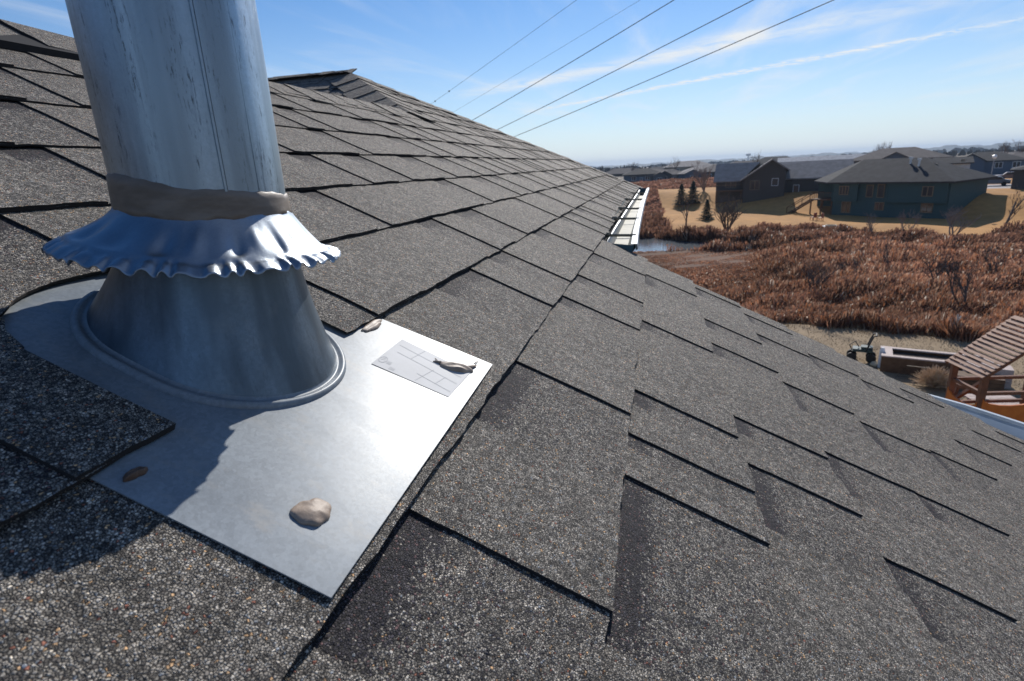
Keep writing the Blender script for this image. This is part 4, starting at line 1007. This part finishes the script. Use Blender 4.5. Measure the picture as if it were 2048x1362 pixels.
hills(3600, lambda x: 1+ 8*sst(x, 1250, 1500)+6*sst(x, 1800, 1900), 'low wooded hills fading blue along the horizon', 1)
hills(6500, lambda x: -2+10*sst(x, 1300, 1600)+10*sst(x, 1880, 2048), 'farthest pale blue hills at the right of the horizon', 5)
wt = atd(1496, 319, 2600); tw = empty('water_tower', wt, 'tiny water tower on the horizon above the dark gabled house', 'water tower')
m = MB(); m.tube([(wt[0], wt[1], -10), wt+[0, 0, 14]], 2.2, 8); part('column', m, M_whitew, tw)
m = MB(); m.tube([wt+[0, 0, 12], wt+[0, 0, 16], wt+[0, 0, 22], wt+[0, 0, 25]], [2, 10, 10, 3], 12); part('tank', m, M_whitew, tw)
for i, (x, yb_, ht, lab) in enumerate([(1745, 326, 34, 'left one of the bare trees rising behind the teal house ridge'), (1762, 326, 36, 'middle one of the bare trees rising behind the teal house ridge'), (1778, 324, 34, 'right one of the bare trees rising behind the teal house ridge'),
        (1515, 345, 36, 'tall thin bare tree behind the gabled house'), (2003, 335, 38, 'bare tree above the brown roofed house beyond the road'), (2036, 325, 34, 'bare tree at the right edge above the dark house'), (1345, 335, 20, 'far bare tree above the left end of the far row'), (1270, 335, 16, 'faint bare tree above the farthest left houses')]):
    p = atd(x, yb_, 215); p2 = np.array([p[0], p[1], zg(p[0], p[1])]); bare_tree(p2, (p[2]-p2[2])+ht/1130*215*1.05, .42, 70+i, lab, 'bare trees among the far houses', 2, M_bark, 1.0, 110)
# ================================================================== NEAR YARD
M_cedar = varied((.33, .18, .115), (.44, .26, .18), 7, .7, .002, stretch=(1, 6, 6))
M_cedard = varied((.13, .055, .03), (.20, .085, .045), 9, .6); M_orange = varied((.50, .13, .02), (.60, .18, .03), 5, .5); M_plank = varied((.42, .33, .29), (.55, .45, .40), 12, .7)
def tang(px_, py_, z):                                           # point on the ray at height z
    d = ray(px_, py_); t = (z-HC)/d[2]; return d*t+CAMP
# playhouse with slatted gable roof
A_, B_, C_ = tang(1892, 723, 2.35), tang(1963, 757, 2.35), None
A_, B_ = np.array(A_), np.array(B_); e = (B_-A_); e[2] = 0; W_p = np.linalg.norm(e); e = nrm(e); 
nd = np.array([-e[1], e[0], 0]);
C_ = tang(2032, 631, 3.55); rdir = C_-A_; nd = nd if nd@rdir > 0 else -nd
run = abs(rdir@nd); D_rise = 1.2; B_ = A_+e*W_p
play = empty('playhouse', (A_+B_)/2*[1, 1, 0], 'wooden playhouse tower with a slatted brown gable roof and orange panels', 'playhouse')
print('PLAY', A_, B_, C_, 'W', W_p, 'run', run, 'skew', rdir@e)
skew = (rdir@e)/run
def slope_slats(base, sgn):
    m = MB(); N_ = 15; up_ = nd*run*sgn+np.array([0, 0, D_rise])+e*(skew*run*sgn); nr_ = nrm(np.cross(e, up_)); nr_ = nr_ if nr_[2] > 0 else -nr_
    for k in range(N_):
        f0, f1 = k/N_+.004, (k+1)/N_-.007
        a, b = base+up_*f0, base+up_*f1
        q = [a-e*.02, a+e*(W_p+.03), b+e*(W_p+.03), b-e*.02]
        lift = [nr_*.035, nr_*.035, nr_*.008, nr_*.008]
        v = [x+l for x, l in zip(q, lift)]+[x+l-nr_*.022 for x, l in zip(q, lift)]
        m.add(v, [(0, 1, 2, 3), (7, 6, 5, 4), (0, 4, 5, 1), (1, 5, 6, 2), (2, 6, 7, 3), (3, 7, 4, 0)])
    return m, up_
m, up1 = slope_slats(A_, 1); part('roof', m, M_cedar, play)
ridge0 = A_+up1; far_base = A_+nd*run*2+e*(skew*run*2*0)
m2 = MB(); base2 = ridge0+nd*run-np.array([0, 0, D_rise])+e*(skew*run)
m, _ = slope_slats(base2, -1); part('roof', m, M_cedar, play, label='far slope of the slatted roof')
for f in (.0, 1.):
    m = MB(); o = A_+e*W_p*f+np.array([0, 0, -.03]); m.tube([o, o+up1, base2+e*W_p*f+np.array([0, 0, -.03])], .045, 4); part('rafter', m, M_cedard, play)
fl_ = lambda p, z: np.array([p[0], p[1], z])
corners = [A_+e*.1+nd*.15, A_+e*(W_p-.1)+nd*.15, A_+e*.1+nd*(2*run-.15), A_+e*(W_p-.1)+nd*(2*run-.15)]
for c in corners: m = MB(); m.box(((c[0]), c[1], 1.25), (.12, .12, 2.5)); part('post', m, M_cedard, play)
def beam(a, b, s=.05, mt=None, nm='beam'): m = MB(); m.tube([a, b], s, 4); return part(nm, m, mt or M_cedard, play)
for z in (1.35, 1.95):
    beam(fl_(corners[0], z), fl_(corners[1], z)); beam(fl_(corners[1], z), fl_(corners[3], z)); beam(fl_(corners[0], z), fl_(corners[2], z))
m = MB(); cc = sum(corners)/4; fr = lambda q: tuple(np.array([cc[0], cc[1], 0])+e*q[0]+nd*q[1]+np.array([0, 0, q[2]])); m.box((0, 0, 1.2), (W_p-.1, 2*run-.2, .08), fr); part('platform', m, M_plank, play)
def arch_panel(o, dx, wd, z0, z1, nm):
    m = MB(); t = np.array([0, 0, 1.]); n = np.cross(dx, t)*.02; pts = [(0, z0), (0, z1-.1)]+[(wd*(.5-.5*math.cos(q)), z1-.1+.18*math.sin(q)*-1) for q in np.linspace(0, math.pi, 9)]+[(wd, z1-.1), (wd, z0)]
    v = [o+dx*s+t*z for s, z in pts]; k = len(v); m.add([p+n for p in v]+[p-n for p in v], [tuple(range(k)), tuple(range(2*k-1, k-1, -1))]+[(i, (i+1) % k, k+(i+1) % k, k+i) for i in range(k)]); part(nm, m, M_orange, play)
arch_panel(fl_(corners[0], 0)-nd*.05, e, W_p-.2, 1.25, 1.85, 'orange_panel')
arch_panel(fl_(corners[1], 0)+e*.05, nd, 1.2, 1.25, 1.95, 'orange_panel')
# picnic table attached in front
pt0 = tang(1990, 800, 1.0); fr2 = lambda q: tuple(np.array([pt0[0], pt0[1], 0])+e*q[0]*1.0+nd*q[1]+np.array([0, 0, q[2]]))
m = MB()
for k in range(5): m.box((-.32+.16*k, 0, 1.0), (.145, 1.1, .035), fr2)
part('table_top', m, M_plank, play)
for s in (-.25, .25): m = MB(); m.tube([fr2((s, -.4, 1.)), fr2((s*2.2, -.5, 0))], .045, 4); part('leg', m, M_cedard, play); m = MB(); m.tube([fr2((s, .4, 1.)), fr2((s*2.2, .5, 0))], .045, 4); part('leg', m, M_cedard, play)
# swing / slide frame in orange left of the table
o1 = tang(1925, 812, .9); m = MB()
fr3 = lambda q: tuple(np.array([o1[0], o1[1], 0])+e*q[0]+nd*q[1]+np.array([0, 0, q[2]]))
m.tube([fr3((-.55, 0, 1.35)), fr3((.45, .1, 1.35))], .06, 4); part('beam', m, M_cedard, play)
for q0, q1 in (((-.4, .1, 1.35), (-.1, -.35, .0)), ((.3, .1, 1.35), (-.05, .5, 0)), ((.45, .1, 1.8), (-.3, -.1, .9))): m = MB(); m.tube([fr3(q0), fr3(q1)], .055, 4); part('brace', m, M_cedard, play)
m = MB(); m.grid([[fr3((x+.12*math.sin(t), -.25+t*.17, .55+.5*math.cos(t*.9)+(.12 if x in (-.32, .32) else 0))) for x in (-.32, -.26, 0., .26, .32)] for t in np.linspace(0, 3, 12)]); part('slide', m, M_orange, play, smooth=True)
# raised planter
A2, A3, A4 = tang(1766, 712, .55), tang(1893, 725, .55), tang(1766, 694, .55)
ea = nrm(A3-A2); eb = nrm((A4-A2)-ea*((A4-A2)@ea)); LB, WB = np.linalg.norm(A3-A2)+1.2, abs((A4-A2)@eb)
planter = empty('raised_planter', A2*[1, 1, 0], 'long brown timber raised planter box full of dark soil on the dry lawn', 'planter'); fr4 = lambda q: tuple(A2*[1, 1, 0]+ea*q[0]+eb*q[1]+np.array([0, 0, q[2]]))
for c, d in (((LB/2, 0, .27), (LB, .05, .54)), ((LB/2, WB, .27), (LB, .05, .54)), ((.0, WB/2, .27), (.05, WB, .54)), ((LB, WB/2, .27), (.05, WB, .54))): m = MB(); m.box(c, d, fr4); part('side_board', m, M_wood, planter)
for c, d in (((LB/2, .06, .56), (LB+.1, .18, .04)), ((LB/2, WB-.06, .56), (LB+.1, .18, .04)), ((.12, WB/2, .562), (.34, WB+.1, .04)), ((LB-.05, WB/2, .562), (.2, WB+.1, .04))): m = MB(); m.box(c, d, fr4); part('top_board', m, M_plank, planter)
m = MB(); m.box((LB/2, WB/2, .22), (LB-.1, WB-.1, .44), fr4); part('soil', m, varied((.05, .035, .03), (.12, .09, .07), 9, .95, .03), planter)
# cart
cp_ = hit(1722, 722); cart = empty('garden_cart', cp_, 'small dark green wheeled garden cart with an upright handle on the lawn', 'cart'); M_cart = mat('cart', (.02, .05, .05), .5); M_blk = mat('rubber', (.015, .015, .015), .7)
fc = lambda q: tuple(cp_+ea*q[0]+eb*q[1]+np.array([0, 0, q[2]]))
m = MB(); m.box((0, 0, .42), (.62, .42, .10), fc); m.box((.12, 0, .5), (.36, .3, .1), fc); part('tray', m, M_cart, cart)
for sx in (-.32, .28):
    for sy in (-.2, .2): m = MB(); m.tube([fc((sx, sy-.04, .16)), fc((sx, sy+.04, .16))], .16, 14); part('wheel', m, M_blk, cart)
for sy in (-.19, .19): m = MB(); m.tube([fc((.1, sy, .4)), fc((.2, sy, .75)), fc((.28, sy, .98)), fc((.36, sy, 1.0))], .028, 5); part('handle_bar', m, M_blk, cart)
m = MB(); m.tube([fc((.36, -.19, 1.0)), fc((.36, .19, 1.0))], .03, 5); m2 = m; part('handle_grip', m, M_blk, cart)
m = MB(); m.tube([fc((-.3, 0, .3)), fc((-.42, 0, .55)), fc((-.25, 0, .7)), fc((-.12, 0, .5))], .02, 5); part('hook_bar', m, M_blk, cart)
for sx in (-.32, .28): m = MB(); m.box((sx, 0, .27), (.05, .36, .22), fc); part('axle_frame', m, M_blk, cart)
# post, log rocks, mesh frame, bush, lumber
p = hit(1760, 735); m = MB(); m.tube([p-[0, 0, .1], p+[0, 0, .25], p+[.01, 0, .62], p+[0, 0, .72]], [.09, .085, .08, .05], 10); tagp(m.build('stump_post', M_rockw), 'short pale weathered post against the end of the planter', 'post')
rock(hit(1748, 733), .13, 3, varied((.45, .36, .24), (.6, .5, .36), 8, .9), 'rock', 'small tan rock beside the pale post', 'rock')
rock(hit(1880, 772), .12, 5, M_rockw, 'rock', 'small white stone under the dry bush', 'rock')
rock(hit(1913, 677), .26, 6, M_rockw, 'rock', 'white boulder at the marsh edge above the planter', 'rock', flat=.5)
p = hit(1903, 678); m = MB()
for k in range(7): a = k*.9; m.tube([p+[.03*k, .02*k, 0], p+[.05*math.cos(a), .05*math.sin(a), .45], p+[.16*math.cos(a), .16*math.sin(a), .75+.04*k]], [.02, .015, .03], 4)
tagp(m.build('pampas_grass', M_rock), 'pale dry plume of grass beside the white boulder', 'plant')
p = hit(1830, 762); fn = empty('mesh_guard', p, 'low dark wire mesh guard standing between the planter and the dry bush', 'fence'); m = MB(); ff = lambda q: tuple(p+ea*q[0]+eb*q[1]+np.array([0, 0, q[2]]))
for k in range(15): m.tube([ff((-.45+.9*k/14+.18, .1, .42)), ff((-.45+.9*k/14-.1, 0, 0))], .004, 3)
for k in range(7): z = .42*k/6; m.tube([ff((-.55+.28*z/.42, .1*z/.42, z)), ff((.35+.28*z/.42, .1*z/.42, z))], .004, 3)
part('mesh', m, M_blk, fn); m = MB(); m.tube([ff((-.27, .1, .43)), ff((.63, .1, .43))], .02, 4); part('rail', m, M_dk, fn); 
p = hit(1868, 776); bs_ = empty('dry_bush', p, 'round dry tan bush in front of the planter', 'bush'); m = MB(); rr = random.Random(8)
for k in range(900):
    a, b_ = rr.uniform(0, 6.28), rr.uniform(.15, 1.5); L_ = rr.uniform(.35, .68); e_ = np.array([math.cos(a)*math.cos(b_), math.sin(a)*math.cos(b_), math.sin(b_)]); m.tube([p+e_*.05, p+e_*L_*.6+[0, 0, .05], p+e_*L_+[rr.gauss(0, .05), rr.gauss(0, .05), .05]], [.010, .008, .005], 3, cap=False)
part('branches', m, varied((.48, .33, .20), (.68, .52, .36), 10, .9), bs_)
for i, (x, y, L_, hh) in enumerate(((1948, 778, 1.3, .45), (1968, 768, 1.2, .62))):
    p = hit(x, y); m = MB()
    fx = lambda q, p=p: tuple(p+ea*q[0]+eb*q[1]+np.array([0, 0, q[2]]))
    for k in range(3): m.box((0, 0, hh*(k+.5)/3), (L_, .5, hh/3-.012), fx)
    tagp(m.build('timber_crate', M_wood if i == 0 else M_plank), ('low dark timber box beside the playhouse eave' if i == 0 else 'paler timber stack half under the playhouse roof'), 'timber')
# dry grass tufts of the yard
rg = np.random.default_rng(12); m = MB()
for k in range(16000):
    a = R(rg.uniform(-33, -9)); d = rg.uniform(14.5, 28.2); x, y = d*math.cos(a), d*math.sin(a); h = rg.uniform(.02, .055)*(3 if d > 26.6 else 1); q = rg.uniform(0, 3.1); l = rg.normal(0, .03, 2); w9 = .012
    m.add([(x-math.cos(q)*w9, y-math.sin(q)*w9, 0), (x+math.cos(q)*w9, y+math.sin(q)*w9, 0), (x+l[0], y+l[1], h)], [(0, 1, 2)])
tagp(m.build('lawn_grass', varied((.27, .19, .11), (.42, .32, .20), .9, .9)), 'short dry tan grass of the near yard', kind='stuff')
# ================================================================== POWER LINES
M_wire = mat('wire', (.06, .07, .085), .6, .3)
WL = [((1175, -16), (845, 220), 105, 150, .030, 'thin far overhead wire carrying two small dark markers, farthest left of the five'), ((1300, -12), (880, 240), 120, 190, .026, 'faintest overhead wire, second from the left'),
      ((1400, -32), (930, 249), 70, 110, .046, 'middle overhead wire crossing the sky'), ((1580, -38), (975, 269), 70, 110, .046, 'fourth overhead wire counted from the left'), ((1740, -32), (1015, 279), 70, 110, .046, 'lowest overhead wire, farthest right of the five')]
for i, (a, b, da, db, r_, lab) in enumerate(WL):
    A, B = atd(*a, da), atd(*b, db); pts = []
    for t in np.linspace(-.25, 1.15, 26): q = A+(B-A)*t; q[2] += -.9*t*(1-t)*(-.6 if i > 1 else -.3)*-1*1.0; pts.append(q)
    t_ = empty('power_line', pts[0], lab, 'power line', 'overhead power lines'); m = MB(); m.tube(pts, r_, 6); part('wire', m, M_wire, t_)
    if i == 0:
        for (x, y) in ((899, 182), (869, 202)):
            q = min(pts, key=lambda p: 0) ; dd = None
            f = (y-a[1])/(b[1]-a[1]); 
            # marker hangs on the wire at this image height
            best = min(np.linspace(.5, 1.1, 400), key=lambda t: (lambda c: abs(c-y))((lambda w: CY+FPX*(w@dn)/(w@fw))(A+(B-A)*t-CAMP)))
            c = A+(B-A)*best; c[2] += -.9*best*(1-best)*.3; m = MB(); rows = [[c+np.array([math.sin(f)*math.cos(s), math.sin(f)*math.sin(s), math.cos(f)])*.19 for s in np.linspace(0, 6.283, 9)[:-1]] for f in np.linspace(0, math.pi, 6)]; m.grid(rows, closed=True); part('marker_ball', m, M_wire, t_)
# ================================================================== HAZE
hz = MB(); hz.box((2500, -500, 20), (13000, 13000, 70)); 
hm = bpy.data.materials.new('haze'); hm.use_nodes = True; HT = NT(hm.node_tree); HT.n.clear()
pv = HT.node('ShaderNodeVolumePrincipled', Color=(.54, .67, .85, 1), Density=.00015, Anisotropy=.2); HT.l.new(pv.outputs[0], HT.node('ShaderNodeOutputMaterial').inputs['Volume'])
ho = hz.build('haze', hm); tagp(ho, 'thin blue haze over the far fields and hills', kind='stuff')
